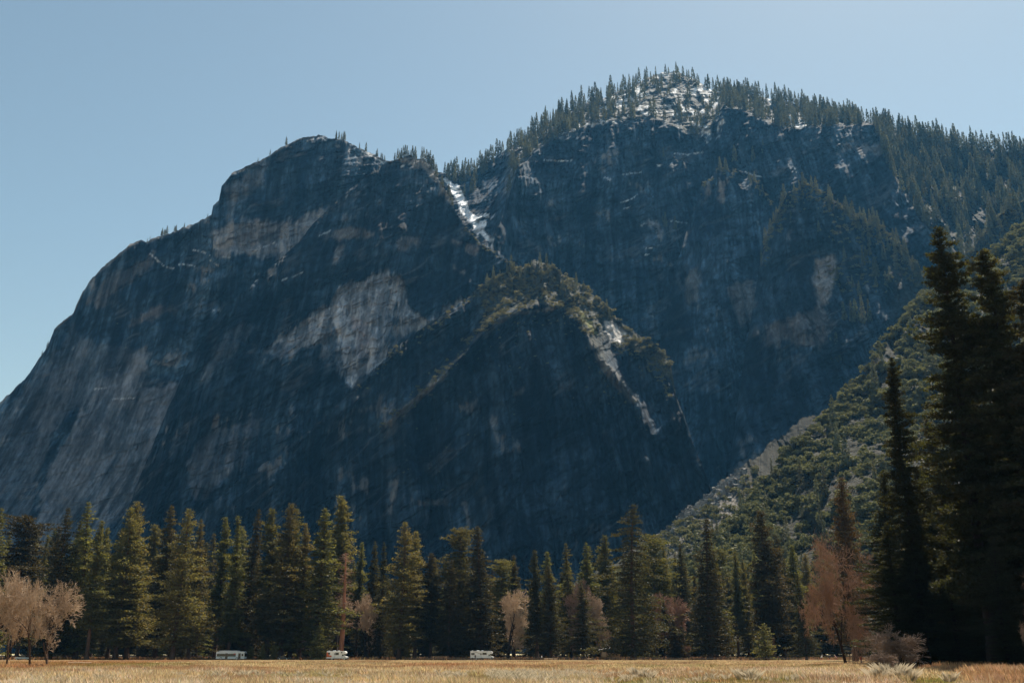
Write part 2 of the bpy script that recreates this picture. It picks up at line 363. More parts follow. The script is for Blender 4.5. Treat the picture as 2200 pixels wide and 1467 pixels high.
def C_paint(PX, PY, X, Y, Z, col, st, bl):
    j = jitter(PX, PY, 24, 13, 5); strk = st*16; j2 = jitter(PX, PY, 9, 5, 6)
    m = poly_mask(PX, PY, SCAR, 4, j*.6+strk*.7)
    for p in SCAR_D: m = m*(1-.85*poly_mask(PX, PY, p, 4, j+strk))
    pale = np.array([.40, .41, .44])*(1+.22*fbm(PX/18, PY/18, 9, 4))[..., None]
    col = col+(pale-col)*(m*.95)[..., None]
    for p in ([(755, 680), (790, 690), (790, 740), (770, 745)], [(590, 750), (625, 755), (605, 770)], [(745, 745), (800, 755), (770, 770)]):
        col = mixc(col, (.33, .21, .19), poly_mask(PX, PY, p, 8, j)*.55*m)
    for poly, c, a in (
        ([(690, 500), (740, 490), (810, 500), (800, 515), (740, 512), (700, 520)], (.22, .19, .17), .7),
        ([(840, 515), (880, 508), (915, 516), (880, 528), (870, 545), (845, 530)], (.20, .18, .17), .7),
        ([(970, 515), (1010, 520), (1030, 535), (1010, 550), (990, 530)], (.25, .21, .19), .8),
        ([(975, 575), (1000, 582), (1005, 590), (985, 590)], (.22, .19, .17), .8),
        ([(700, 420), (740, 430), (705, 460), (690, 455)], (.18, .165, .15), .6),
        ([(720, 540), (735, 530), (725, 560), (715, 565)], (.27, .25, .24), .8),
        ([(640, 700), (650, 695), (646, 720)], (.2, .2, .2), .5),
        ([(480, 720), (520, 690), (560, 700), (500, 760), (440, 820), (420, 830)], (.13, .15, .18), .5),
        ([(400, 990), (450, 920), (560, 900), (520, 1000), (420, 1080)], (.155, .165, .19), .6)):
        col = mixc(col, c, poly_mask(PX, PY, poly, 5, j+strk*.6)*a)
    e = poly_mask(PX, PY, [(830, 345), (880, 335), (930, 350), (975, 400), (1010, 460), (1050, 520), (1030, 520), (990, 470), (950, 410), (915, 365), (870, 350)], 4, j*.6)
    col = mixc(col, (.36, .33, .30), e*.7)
    sn = strokes(PX, PY, [(1.0, [(862, 358), (880, 352), (900, 347)]), (2.2, [(905, 345), (925, 356), (918, 352)]), (1.6, [(940, 372), (950, 382)]),
        (1.8, [(1000, 478), (1020, 490), (1035, 505)]), (1.3, [(606, 602), (630, 594), (650, 585)]), (1.0, [(686, 506), (716, 494)]), (1.4, [(1056, 528), (1064, 537)]), (2.2, [(1104, 548), (1110, 556), (1118, 562)])], j2*.4)
    return mixc(col, SNOW*.92, sn)
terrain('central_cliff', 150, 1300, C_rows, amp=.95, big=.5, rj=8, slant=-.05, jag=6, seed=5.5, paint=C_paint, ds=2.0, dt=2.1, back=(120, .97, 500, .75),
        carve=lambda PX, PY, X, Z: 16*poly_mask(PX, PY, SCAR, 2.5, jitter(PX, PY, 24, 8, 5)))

# ---- high snowy dome on the right, forested crest
A_crest = [(880, 372, 1950), (940, 368, 1950), (1000, 376, 1950), (1030, 360, 1960), (1060, 340, 1970), (1100, 312, 2000), (1150, 282, 2030), (1200, 250, 2060), (1250, 226, 2090),
           (1300, 208, 2120), (1350, 190, 2150), (1390, 170, 2180), (1425, 156, 2200), (1455, 156, 2200), (1490, 172, 2190), (1530, 194, 2180), (1600, 205, 2170), (1660, 212, 2160),
           (1720, 228, 2140), (1780, 244, 2100), (1840, 258, 2060), (1900, 272, 2010), (1960, 290, 1960), (2040, 308, 1900), (2120, 322, 1840), (2200, 330, 1780), (2330, 345, 1700), (2600, 400, 1600)]
A_top = [(880, 600, 1480), (960, 590, 1490), (1050, 542, 1545), (1066, 500, 1600), (1090, 432, 1670), (1112, 366, 1730), (1145, 330, 1790), (1190, 300, 1830), (1230, 290, 1850), (1262, 268, 1870), (1310, 262, 1870),
         (1345, 262, 1880), (1400, 254, 1890), (1450, 274, 1880), (1500, 302, 1870), (1530, 270, 1900), (1552, 232, 1930), (1600, 240, 1930), (1640, 262, 1900), (1680, 280, 1880), (1740, 276, 1870), (1800, 270, 1850), (1880, 270, 1830),
         (1900, 330, 1760), (1930, 400, 1680), (1980, 480, 1590), (2050, 560, 1500), (2120, 620, 1430), (2200, 660, 1390), (2600, 760, 1300)]
A_rows = [[(880, 1404, 1340), (1200, 1404, 1380), (1600, 1404, 1330), (2000, 1404, 1150), (2600, 1404, 1050)],
          [(880, 1000, 1400), (1200, 900, 1540), (1500, 900, 1500), (1700, 850, 1440), (2000, 850, 1350), (2600, 900, 1250)],
          A_top, A_crest]
SNOWP = [[(1370, 175), (1400, 160), (1430, 150), (1465, 158), (1440, 165), (1420, 175), (1405, 168), (1385, 182)],
         [(1470, 155), (1540, 190), (1556, 240), (1540, 250), (1500, 200)],
         [(1430, 198), (1500, 186), (1520, 200), (1490, 215), (1440, 205)],
         [(1370, 235), (1440, 225), (1500, 230), (1540, 245), (1480, 250), (1410, 245), (1380, 250)],
         [(1200, 285), (1250, 262), (1330, 255), (1350, 245), (1330, 262), (1260, 272), (1210, 292)],
         [(1290, 215), (1380, 185), (1400, 200), (1330, 240), (1290, 235)],
         [(1480, 260), (1520, 270), (1540, 290), (1550, 250), (1560, 262), (1540, 300), (1500, 290)],
         [(1660, 255), (1700, 235), (1760, 250), (1750, 275), (1700, 272), (1670, 268)],
         [(1690, 205), (1740, 205), (1755, 215), (1700, 215)], [(1800, 235), (1825, 232), (1825, 248), (1805, 248)],
         [(1230, 235), (1255, 240), (1275, 255), (1250, 252)], [(1600, 200), (1650, 205), (1660, 225), (1620, 220)]]
def A_paint(PX, PY, X, Y, Z, col, st, bl):
    j = jitter(PX, PY, 14, 9, 15); j1 = jitter(PX, PY, 5, 4, 16); strk = st*12
    top = sstep(-3, 8, np.interp(PX[0], [p[0] for p in A_top], [p[1] for p in A_top])[None]-PY)
    tx = sstep(1080, 1100, PX)
    col = mixc(col, (.16, .15, .12), top*tx*.5*sstep(1800, 1600, PX)); col = mixc(col, (.028, .029, .022), top*sstep(1700, 1900, PX)*.92)
    for poly, c, a in (
        ([(1755, 560), (1790, 545), (1800, 570), (1785, 640), (1760, 640), (1745, 600)], (.34, .31, .29), .85),
        ([(1640, 700), (1700, 690), (1760, 650), (1780, 690), (1760, 740), (1690, 730), (1650, 740)], (.20, .175, .16), .75),
        ([(1590, 640), (1640, 620), (1660, 700), (1600, 700)], (.2, .19, .18), .5),
        ([(1280, 700), (1300, 680), (1330, 690), (1340, 730), (1310, 730)], (.2, .19, .18), .3),
        ([(1560, 960), (1600, 860), (1660, 820), (1740, 830), (1720, 900), (1640, 930)], (.17, .175, .185), .5)):
        col = mixc(col, c, poly_mask(PX, PY, poly, 5, j+strk)*a)
    # wall foot between buttresses darkened, its shade put into the colour
    lowd = poly_mask(PX, PY, [(1440, 1404), (1400, 1000), (1500, 900), (1700, 880), (1860, 820), (1900, 1404)], 20, j*2)
    col = mixc(col, (.045, .045, .04), lowd*.55)
    sn = np.zeros(PX.shape)
    for p in SNOWP: sn = np.maximum(sn, poly_mask(PX, PY, p, 1.5, j*1.15-1.0))
    rock = sstep(.0, .16, fbm(PX/22, PY/11, 44, 4))
    sn = sn*(1-.95*rock)*.95
    sn = np.maximum(sn, top*tx*sstep(1850, 1600, PX)*sstep(.38, .46, fbm(PX/12, PY/5, 33, 4)))
    gl = strokes(PX, PY, [(5, [(958, 385), (976, 405), (990, 425), (1000, 440)]), (10, [(978, 405), (992, 432), (998, 452)]), (7, [(998, 448), (1008, 464), (1020, 480)]), (4, [(1012, 462), (1024, 470), (1040, 462), (1048, 464)]),
        (9, [(1014, 472), (1028, 482), (1026, 494)]), (4.5, [(1030, 480), (1042, 478), (1034, 496), (1048, 512), (1058, 516)]), (1.2, [(1054, 470), (1064, 462)]),
        (1.0, [(1168, 344), (1200, 346), (1230, 344)]), (1.2, [(1340, 375), (1376, 370)]), (1.0, [(1450, 330), (1480, 332), (1508, 328)]), (2.2, [(1412, 356), (1422, 354)]), (1.2, [(1333, 436), (1352, 430), (1370, 418)]),
        (1.2, [(1340, 448), (1354, 446)]), (1.0, [(1440, 474), (1476, 480)]), (2.0, [(1378, 484), (1384, 482)]), (1.2, [(1388, 534), (1402, 532)]), (1.4, [(1386, 548), (1394, 546)]), (1.3, [(1600, 370), (1622, 378), (1636, 380)]),
        (1.0, [(1514, 296), (1520, 306)]), (2.0, [(1300, 382), (1310, 386)]), (3.0, [(1450, 1036), (1462, 1030)])], j1*.45)
    sn = np.maximum(sn, gl)
    return mixc(col, SNOW, sn)
terrain('high_dome', 880, 2600, A_rows, amp=1.1, rj=7, big=1.0, slant=-.05, jag=4, seed=9.5, paint=A_paint, ds=2.1, dt=2.1)

# ---- buttresses standing out of the high wall
E_rows = [[(1400, 1404, 1300), (1900, 1404, 1260)], [(1400, 1000, 1400), (1560, 800, 1500), (1900, 900, 1450)],
          [(1400, 1000, 1480), (1420, 720, 1580), (1445, 600, 1640), (1480, 480, 1690), (1505, 400, 1720), (1545, 362, 1735), (1580, 362, 1740), (1620, 380, 1740), (1660, 440, 1700), (1700, 560, 1640), (1800, 780, 1560), (1900, 1000, 1500)]]
def E_paint(PX, PY, X, Y, Z, col, st, bl):
    j = jitter(PX, PY, 14, 8, 25)
    for poly, c in (([(1510, 400), (1530, 390), (1530, 420), (1512, 430)], (.25, .22, .2)), ([(1545, 385), (1562, 385), (1555, 440), (1545, 440)], (.26, .22, .19)),
                    ([(1470, 600), (1500, 570), (1500, 640), (1475, 660)], (.2, .19, .18)), ([(1560, 620), (1620, 600), (1640, 690), (1590, 700)], (.19, .175, .165))):
        col = mixc(col, c, poly_mask(PX, PY, poly, 4, j+st*8)*.7)
    return col
terrain('middle_buttress', 1400, 1900, E_rows, amp=.8, slant=-.08, jag=6, seed=14.5, paint=E_paint, back=(90, .97, 200, .85))
H_rows = [[(1560, 1404, 1150), (2300, 1404, 1050)], [(1560, 1050, 1260), (1800, 800, 1360), (2300, 900, 1250)],
          [(1560, 1050, 1330), (1600, 760, 1440), (1635, 560, 1530), (1660, 480, 1560), (1695, 412, 1590), (1730, 395, 1600), (1780, 420, 1590), (1830, 460, 1560), (1880, 485, 1540), (1930, 530, 1510), (1970, 590, 1480), (2010, 660, 1440), (2080, 560, 1420), (2130, 470, 1450), (2200, 430, 1470), (2300, 420, 1470)]]
terrain('right_buttress', 1560, 2300, H_rows, amp=.9, slant=-.1, jag=7, seed=18.5, back=(120, .97, 260, .85),
        paint=lambda PX, PY, X, Y, Z, col, st, bl: mixc(mixc(mixc(col, (.04, .042, .032), sstep(1880, 1960, PX)*.85), (.34, .31, .29), poly_mask(PX, PY, [(1752, 560), (1790, 545), (1800, 570), (1780, 650), (1758, 660), (1745, 600)], 5, jitter(PX, PY, 14, 8, 3))*.85),
                 (.21, .18, .165), poly_mask(PX, PY, [(1640, 700), (1700, 685), (1760, 650), (1790, 700), (1760, 750), (1690, 735), (1650, 750)], 5, jitter(PX, PY, 14, 9, 4)+st*14)*.7))

# ---- front buttress with its scrubby shoulder
D_crest = [(250, 1300, 1225), (420, 1110, 1236), (500, 1045, 1242), (600, 975, 1250), (700, 895, 1258), (800, 800, 1268), (850, 745, 1275), (900, 708, 1284), (1000, 645, 1312), (1050, 605, 1330), (1100, 578, 1345),
           (1150, 558, 1350), (1180, 572, 1345), (1230, 596, 1330), (1290, 642, 1310), (1330, 690, 1290), (1400, 735, 1270), (1440, 778, 1250), (1455, 860, 1230), (1490, 970, 1200), (1540, 1080, 1170), (1650, 1300, 1130)]
_dc = lambda x: (np.interp(x, [p[0] for p in D_crest], [p[1] for p in D_crest]), np.interp(x, [p[0] for p in D_crest], [p[2] for p in D_crest]))
_ep = [(250, 1330), (420, 1150), (500, 1090), (600, 1040), (700, 985), (800, 925), (860, 885), (940, 810), (1000, 745), (1030, 712), (1060, 690), (1100, 668), (1160, 654), (1200, 656), (1240, 690), (1270, 735), (1290, 780), (1330, 822),
       (1372, 868), (1400, 960), (1440, 1060), (1540, 1200), (1650, 1340)]
D_mid = []; D_edge = []
for x, y in _ep:
    cy, cY = _dc(x); wl = float(np.interp(x, [1000, 1080, 1260, 1330], [0, 1, 1, 0]))
    my = min(cy+np.interp(x, [900, 1060, 1150, 1250, 1440, 1500], [3, 22, 45, 50, 40, 4]), y-6); mY = cY-(my-cy)*np.interp(x, [900, 1100, 1360, 1420], [.4, .85, .85, .12])
    D_mid.append((x, my, mY)); D_edge.append((x, y, mY-(y-my)*(.26+.62*wl)))
D_rows = [[(250, 1404, 1185), (700, 1404, 1150), (1100, 1404, 1010), (1400, 1404, 1075), (1650, 1404, 1090)], D_edge, D_mid, D_crest]
def D_paint(PX, PY, X, Y, Z, col, st, bl):
    j = jitter(PX, PY, 16, 10, 35)
    ed = np.interp(PX[0], [p[0] for p in D_edge], [p[1] for p in D_edge])[None]
    md = np.interp(PX[0], [p[0] for p in D_mid], [p[1] for p in D_mid])[None]; wl = sstep(1010, 1080, PX)*sstep(1330, 1270, PX)
    up = np.maximum(sstep(-2, 6, md-PY+j*.4)*sstep(980, 1060, PX), wl*sstep(-2, 6, ed-PY+j*.4))
    col = mixc(col*(.72+.2*sstep(1000, 750, PY))[..., None], np.array([.060, .058, .038])*(1+.5*fbm(PX/9, PY/9, 3, 3)[..., None]), up*.8)  # face darkened downwards, deeper shade low on the cliff put into colour
    for poly, c, a in (([(1295, 690), (1315, 690), (1345, 715), (1340, 750), (1310, 735)], (.52, .50, .48), .95),
                       ([(1262, 715), (1285, 765), (1338, 810), (1375, 865), (1358, 868), (1326, 835), (1290, 792), (1268, 745)], (.17, .16, .145), .75),  # pale strip painted for the sun on the rib's right side
                       ([(1060, 693), (1100, 672), (1200, 658), (1200, 663), (1110, 677), (1060, 700)], (.30, .28, .24), .7),
                       ([(830, 912), (870, 872), (960, 795), (968, 800), (885, 876), (838, 915)], (.30, .29, .27), .8),
                       ([(1240, 660), (1270, 690), (1285, 720), (1275, 715), (1250, 690)], (.20, .20, .05), .7),
                       ([(1100, 850), (1130, 825), (1120, 850)], (.2, .17, .14), .6), ([(900, 1075), (960, 1070), (960, 1085), (900, 1085)], (.2, .175, .16), .5)):
        col = mixc(col, c, poly_mask(PX, PY, poly, 3, j*.6)*a)
    return col
terrain('front_buttress', 250, 1650, D_rows, amp=.95, big=.8, rj=12, slant=.1, jag=8, seed=22.5, paint=D_paint, ds=2.0, dt=2.1, back=(90, .95, 180, .8),
        carve=lambda PX, PY, X, Z: -26*np.exp(-(dist_line(PX, PY, [(1180, 652), (1240, 690), (1275, 750), (1330, 815), (1372, 868), (1400, 930)])/15)**2)-24*np.exp(-(dist_line(PX, PY, [(1150, 655), (1060, 690), (960, 795), (820, 915)])/9)**2)-16*np.exp(-(dist_line(PX, PY, [(1040, 720), (930, 830), (860, 960), (760, 1010)])/8)**2)-15*np.exp(-(dist_line(PX, PY, [(1120, 700), (1180, 820), (1150, 940), (1010, 1010)])/12)**2))

# ---- talus fan and the scrubby slope on the right
G_rows = [[(1180, 1404, 640), (2300, 1404, 620)], [(1180, 1290, 800), (1300, 1215, 830), (1400, 1155, 880), (1480, 1090, 920), (1560, 1030, 970), (1640, 965, 1030), (1720, 905, 1080), (1850, 850, 1120), (2300, 800, 1150)]]
def G_paint(PX, PY, X, Y, Z, col, st, bl):
    j = jitter(PX, PY, 20, 14, 45)
    col = col*0+np.array([.038, .037, .028])
    m = poly_mask(PX, PY, [(1370, 1165), (1430, 1120), (1520, 1050), (1600, 985), (1680, 930), (1700, 960), (1660, 1020), (1610, 1085), (1520, 1145), (1420, 1200)], 9, j)
    col = mixc(col, (.23, .21, .19), m*sstep(-.35, .35, fbm(PX/6, PY/5, 8, 4))*(.05+.95*sstep(1000, 1075, PY)))  # pale scree fades higher up, shade of the upper fan painted in
    return mixc(col, SNOW, strokes(PX, PY, [(4.0, [(1450, 1036), (1460, 1031)])], j*.2))
terrain('talus_slope', 1180, 2300, G_rows, amp=.4, jag=12, seed=26.5, paint=G_paint, back=(60, .95, 150, .7), material='talus', dt=2.2)
F_rows = [[(1300, 1404, 520), (1700, 1404, 500), (2600, 1404, 430)],
          [(1300, 1404, 560), (1400, 1320, 590), (1500, 1250, 620), (1700, 1150, 660), (1900, 1000, 690), (2100, 860, 720), (2600, 700, 760)],
          [(1300, 1402, 600), (1400, 1275, 640), (1500, 1192, 690), (1560, 1135, 720), (1610, 1085, 740), (1660, 1020, 770), (1705, 955, 800), (1780, 890, 840), (1840, 830, 870), (1882, 762, 900),
           (1925, 708, 930), (1962, 660, 950), (2010, 620, 970), (2070, 600, 980), (2130, 550, 1010), (2200, 490, 1040), (2330, 430, 1080), (2600, 360, 1120)]]
def F_paint(PX, PY, X, Y, Z, col, st, bl):
    return mixc(col*.4, (.032, .030, .018), .85+.15*fbm(PX/14, PY/14, 3, 3))
terrain('scrub_slope', 1300, 2600, F_rows, amp=.8, jag=15, seed=30.5, paint=F_paint, back=(120, .93, 260, .7), ds=2.6, dt=2.6)

# ---- valley floor
def ground():
    xs = np.concatenate([-np.geomspace(3600, 60, 60), np.linspace(-58, 58, 30), np.geomspace(60, 3600, 60)])
    ys = np.concatenate([[-3600, -1500, -500, -100, 0], np.linspace(20, 420, 161), np.geomspace(430, 3600, 30)])
    X, Y = np.meshgrid(xs, ys); Z = X*0
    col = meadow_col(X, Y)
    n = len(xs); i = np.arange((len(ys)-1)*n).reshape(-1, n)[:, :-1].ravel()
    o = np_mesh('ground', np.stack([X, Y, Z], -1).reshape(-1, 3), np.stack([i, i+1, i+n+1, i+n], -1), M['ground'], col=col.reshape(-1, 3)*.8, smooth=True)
    tag(o, kind='structure')
STRAW = np.array([.43, .325, .18]); PALEG = np.array([.54, .44, .315]); GREENG = np.array([.15, .15, .03]); REDG = np.array([.32, .13, .05]); BROWNG = np.array([.30, .19, .10])
def meadow_col(X, Y):
    Yc = np.maximum(Y, 30.0)
    px, py = proj(X, Yc, 0*X)
    n1 = fbm(X/9, Y/9, 2.2, 4); n2 = fbm(X/24, Y/40, 4.2, 3); n3 = fbm(X/2.2, Y/2.2, 6.2, 3)
    col = mixc(np.zeros(X.shape+(3,))+STRAW, BROWNG, sstep(-.1, .5, n2+.3*n1))
    col = mixc(col, PALEG, sstep(.0, .3, n1*.8+n3*.5)*sstep(1436, 1446, py))
    g = sstep(-.1, .15, n1*.5+n3*.2+.55*np.exp(-((py-1433-n2*3)/3.0)**2)*sstep(1100, 1180, px)*sstep(1950, 1700, px)
              +.5*np.exp(-((py-1425.5)/2.0)**2)*sstep(1000, 700, px)-.30)
    g = np.maximum(g, poly_mask(px, py, [(950, 1452), (1160, 1450), (1180, 1475), (1000, 1475)], 3, n1*12)*.7)
    g = np.maximum(g, poly_mask(px, py, [(1290, 1460), (1720, 1458), (1740, 1475), (1290, 1475)], 3, n1*10)*.9)
    g = np.maximum(g, poly_mask(px, py, [(100, 1427), (420, 1424), (420, 1431), (100, 1434)], 2, n1*5)*.8)
    g = np.maximum(g, poly_mask(px, py, [(1950, 1455), (2060, 1450), (2060, 1475), (1950, 1475)], 3, n1*8)*.9)
    g = np.maximum(g, poly_mask(px, py, [(440, 1450), (760, 1450), (760, 1458), (440, 1458)], 2, n1*6)*.5)
    col = mixc(col, GREENG, g*.95); col = mixc(col, BROWNG*.75, sstep(.1, .35, fbm(X/14, Y/30, 12.2, 3))*.5)
    r = np.exp(-((py-1429.5)/2.2)**2)*sstep(800, 900, px)*sstep(1240, 1100, px)*.9
    r = np.maximum(r, poly_mask(px, py, [(0, 1420), (220, 1418), (420, 1417), (360, 1423), (120, 1433), (0, 1438)], 3, n1*6))
    r = np.maximum(r, poly_mask(px, py, [(1960, 1436), (2200, 1432), (2500, 1430), (2500, 1480), (2100, 1475), (2060, 1450)], 3, n1*8))
    r = np.maximum(r, .75*sstep(.15, .4, n3+.4*n2-.15))
    col = mixc(col, REDG, r*.5)
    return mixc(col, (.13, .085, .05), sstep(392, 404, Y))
ground()
def strip(name, pts, w, z, m):
    P = np.array(pts, float); T = np.gradient(P, axis=0); T /= np.linalg.norm(T, axis=1)[:, None]; Nn = np.stack([-T[:, 1], T[:, 0]], 1)
    A = P+Nn*w/2; B = P-Nn*w/2; n = len(P)
    V = np.concatenate([np.c_[A, np.full(n, z)], np.c_[B, np.full(n, z)]])
    i = np.arange(n-1); return tag(np_mesh(name, V, np.stack([i+n, i+n+1, i+1, i], 1), M[m]), kind='structure')
ROAD_Y = 384.0
strip('road', [(x, ROAD_Y+4+x*x*1e-5) for x in np.linspace(-420, 420, 60)], 7.0, .004, 'asphalt')
strip('footpath', [(x, 352-abs(x-40)*.02-max(0, x-90)**2*.006) for x in np.linspace(-40, 190, 60)], 3.2, .006, 'path')
# ------------------------------------------------------------------ plants
def tubes(segs, sides=4):
    """segs: (n, 8) array x1 y1 z1 r1 x2 y2 z2 r2 -> vertices, quads"""
    S = np.asarray(segs, float); A = S[:, :3]; B = S[:, 4:7]; ra = S[:, 3]; rb = S[:, 7]
    d = B-A; d /= (np.linalg.norm(d, axis=1)[:, None]+1e-9)
    ref = np.where(np.abs(d[:, 2:3]) > .9, np.array([[1., 0, 0]]), np.array([[0, 0, 1.]]))
    u = np.cross(d, ref); u /= np.linalg.norm(u, axis=1)[:, None]; v = np.cross(d, u)
    an = np.arange(sides)*2*math.pi/sides
    ring = u[:, None]*np.cos(an)[None, :, None]+v[:, None]*np.sin(an)[None, :, None]
    V = np.concatenate([A[:, None]+ring*ra[:, None, None], B[:, None]+ring*rb[:, None, None]], 1)     # n, 2s, 3
    base = np.arange(len(S))[:, None]*2*sides; k = np.arange(sides)
    F = np.stack([base+k, base+(k+1) % sides, base+sides+(k+1) % sides, base+sides+k], -1).reshape(-1, 4)
    return V.reshape(-1, 3), F
def leaf_quads(P, size, rg, flat=.0, lean=None, aspect=.5):
    """one small pointed quad at each point"""
    n = len(P); a = rg.normal(size=(n, 3)); a[:, 2] *= (1-flat)
    if lean is not None: a = a*.8+lean
    a /= np.linalg.norm(a, axis=1)[:, None]
    b = np.cross(a, rg.normal(size=(n, 3))); b /= np.linalg.norm(b, axis=1)[:, None]
    s = (np.asarray(size)*rg.uniform(.6, 1.3, n))[:, None]
    V = np.stack([P-a*s*.5, P+b*s*aspect*.5, P+a*s*.6, P-b*s*aspect*.5], 1)
    F = np.arange(n*4).reshape(n, 4)
    return V.reshape(-1, 3), F
def conifer(seed, H=50.0, W=6.5, base=.12, style='pine', nb=230, leaf=.55, per=11, clump=5, lean=0.0, gaps=.25, top=1.0):
    """trunk (V, F) and crown (V, F, col): boughs in ragged whorls that carry tufts of needles"""
    rg = np.random.default_rng(seed)
    r0 = H*.0125
    def axis(h): return np.array([lean*h*math.sin(h/H*2.2)*.5, 0.02*h*math.sin(h/H*3+seed), h])
    n = 16; segs = []
    for k in range(n):
        h1, h2 = H*k/n, H*(k+1)/n; a, b = axis(h1), axis(h2)
        rr = lambda h: r0*(1-h/H)**.8*(1+.5*math.exp(-h/(H*.02)))+.02
        segs.append([*a, rr(h1), *b, rr(h2)])
    P, S, cc, Lv = [], [], [], []
    ph = rg.uniform(0, 6.28, 4); sect = rg.uniform(.75, 1.15, 7)
    for i in range(nb):
        nw = nb/5.5; t = base+(1-base)*(math.floor(i/5.5)+rg.normal()*.18+.5)/nw                      # 0..1 up the tree
        t = min(max(t, base), .997); u = (t-base)/(1-base)
        if style == 'fir': env = (1-u)**.80*.98+.012
        elif style == 'near': env = (1-u)**.62*(.6+.4*min(1, u*3))*1.1+.012
        elif style == 'pine': env = (1-u)**.68*1.04*(.62+.38*min(1, u*4))*(1-.08*u)+.012
        else: env = math.sqrt(max(0, 1-(2*u-.9)**2*.8))*.9+.05
        az = i*2.39996+rg.uniform(-.5, .5)
        lob = 1+.22*math.sin(az*2+ph[0]+u*3)+.20*math.sin(u*17+ph[1]+az)+.16*math.sin(u*41+ph[2])
        L = W*env*lob*sect[int(az % 6.28)]*rg.uniform(.55, 1.2)
        if rg.uniform() < gaps*.5: L *= .5
        h = H*t; o = axis(h)
        up = (.55 if u > .8 else .12 if u > .4 else -.08) if style != 'fir' else (.35 if u > .85 else -.12)
        up += rg.uniform(-.15, .15)
        dirv = np.array([math.cos(az), math.sin(az), up])
        m = max(2, int(per*L/W+1.5))
        ts = np.linspace(.22 if L > 1.5 else .1, 1, m)
        tip = o+dirv*L
        segs.append([*o, r0*.16*(1-t)+.03, *(o+dirv*L*.85+np.array([0, 0, -.04*L])), .015])
        for q in ts:
            c = o+dirv*L*q+np.array([0, 0, -.10*L*q*q+(.12*L*q**4 if style == 'pine' else 0)])
            side = np.array([-math.sin(az), math.cos(az), 0])*rg.normal()*L*.26*(1-.45*q)
            c = c+side
            k = clump
            sp = leaf*(.95 if style == 'pine' else .8)*(.55+.7*L/W)
            pts = c+rg.normal(size=(k, 3))*np.array([sp, sp, sp*.42])
            P.append(pts); S.append(np.full(k, leaf*(.6+.4*min(1, 2.5*L/W)))); sh = rg.uniform(.72, 1.28)
            cc.append(np.repeat(np.array([[sh*rg.uniform(.93, 1.1), sh, sh*rg.uniform(.8, 1.1)]]), k, 0))
            Lv.append(np.repeat((dirv*.5+np.array([0, 0, .35]))[None], k, 0))
    P = np.concatenate(P); S = np.concatenate(S); cc = np.concatenate(cc); Lv = np.concatenate(Lv)
    V, F = leaf_quads(P, S, rg, .25, Lv, .55)
    return tubes(segs, 5), (V, F, np.repeat(cc, 4, 0))
def make_conifer(name, proto, leafm, barkm='bark'):
    (TV, TF), (V, F, cc) = proto
    r = empty(name, link=False)
    t = np_mesh('trunk', TV, TF, M[barkm], link=False, smooth=True); t.parent = r
    c = np_mesh('crown', V, F, M[leafm], col=cc, link=False); c.parent = r
    return r
def recolor(root, leafm, name='pine_tree'):
    """same shape, needles of another colour"""
    r = root.copy()
    for ch in root.children:
        c = ch.copy(); c.data = ch.data.copy(); c.parent = r
        if ch.name.startswith('crown'): c.data.materials[0] = M[leafm]
    return r
PH = 50.0
_spec = {'pa': dict(seed=1, W=8.0, style='pine', base=.10), 'pb': dict(seed=2, W=7.0, style='pine', base=.16, lean=.02), 'pc': dict(seed=3, W=9.6, style='pine', base=.08, gaps=.5),
         'pd': dict(seed=4, W=6.6, style='pine', base=.28, gaps=.6), 'fa': dict(seed=5, W=8.4, style='fir', base=.05), 'fb': dict(seed=6, W=7.0, style='fir', base=.09),
         'pe': dict(seed=8, W=6.0, style='pine', base=.22, gaps=1.3, lean=.03), 'pf': dict(seed=9, W=7.8, style='round', base=.14, gaps=.7), 'fd': dict(seed=10, W=5.6, style='fir', base=.12, gaps=1.0, lean=-.02),
         'fc': dict(seed=7, W=10.6, style='fir', base=.04, gaps=.4)}
PROTO = {}
for k, kw in _spec.items():
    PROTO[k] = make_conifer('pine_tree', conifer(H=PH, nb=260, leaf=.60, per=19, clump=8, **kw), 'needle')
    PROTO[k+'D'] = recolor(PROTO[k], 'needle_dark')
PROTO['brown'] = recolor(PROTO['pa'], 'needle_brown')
def place(proto, X, Y, H, wscale=1.0, rz=None, z=0.0, baseH=PH, name=None):
    s = H/baseH
    r = copy_tree_unlinked(proto, (X, Y, z), rng.uniform(0, 6.28) if rz is None else rz, (s*wscale, s*wscale, s), name)
    return r
def copy_tree_unlinked(root, loc, rz, scale, name=None):
    r = root.copy(); C.objects.link(r); r.location = loc; r.rotation_euler = (rng.normal()*.014, rng.normal()*.014, rz); r.scale = scale
    if name: r.name = name
    for ch in list(root.children):
        if ch.users_collection: continue_ok = True
        c = ch.copy(); C.objects.link(c); c.parent = r
    return r
# young bushy pines
YP = [make_conifer('young_pine', conifer(seed=40+i, H=8.0, W=2.3+.5*i, base=.03, style='round' if i else 'pine', nb=80, leaf=.30, per=8, clump=8), 'young') for i in range(2)]

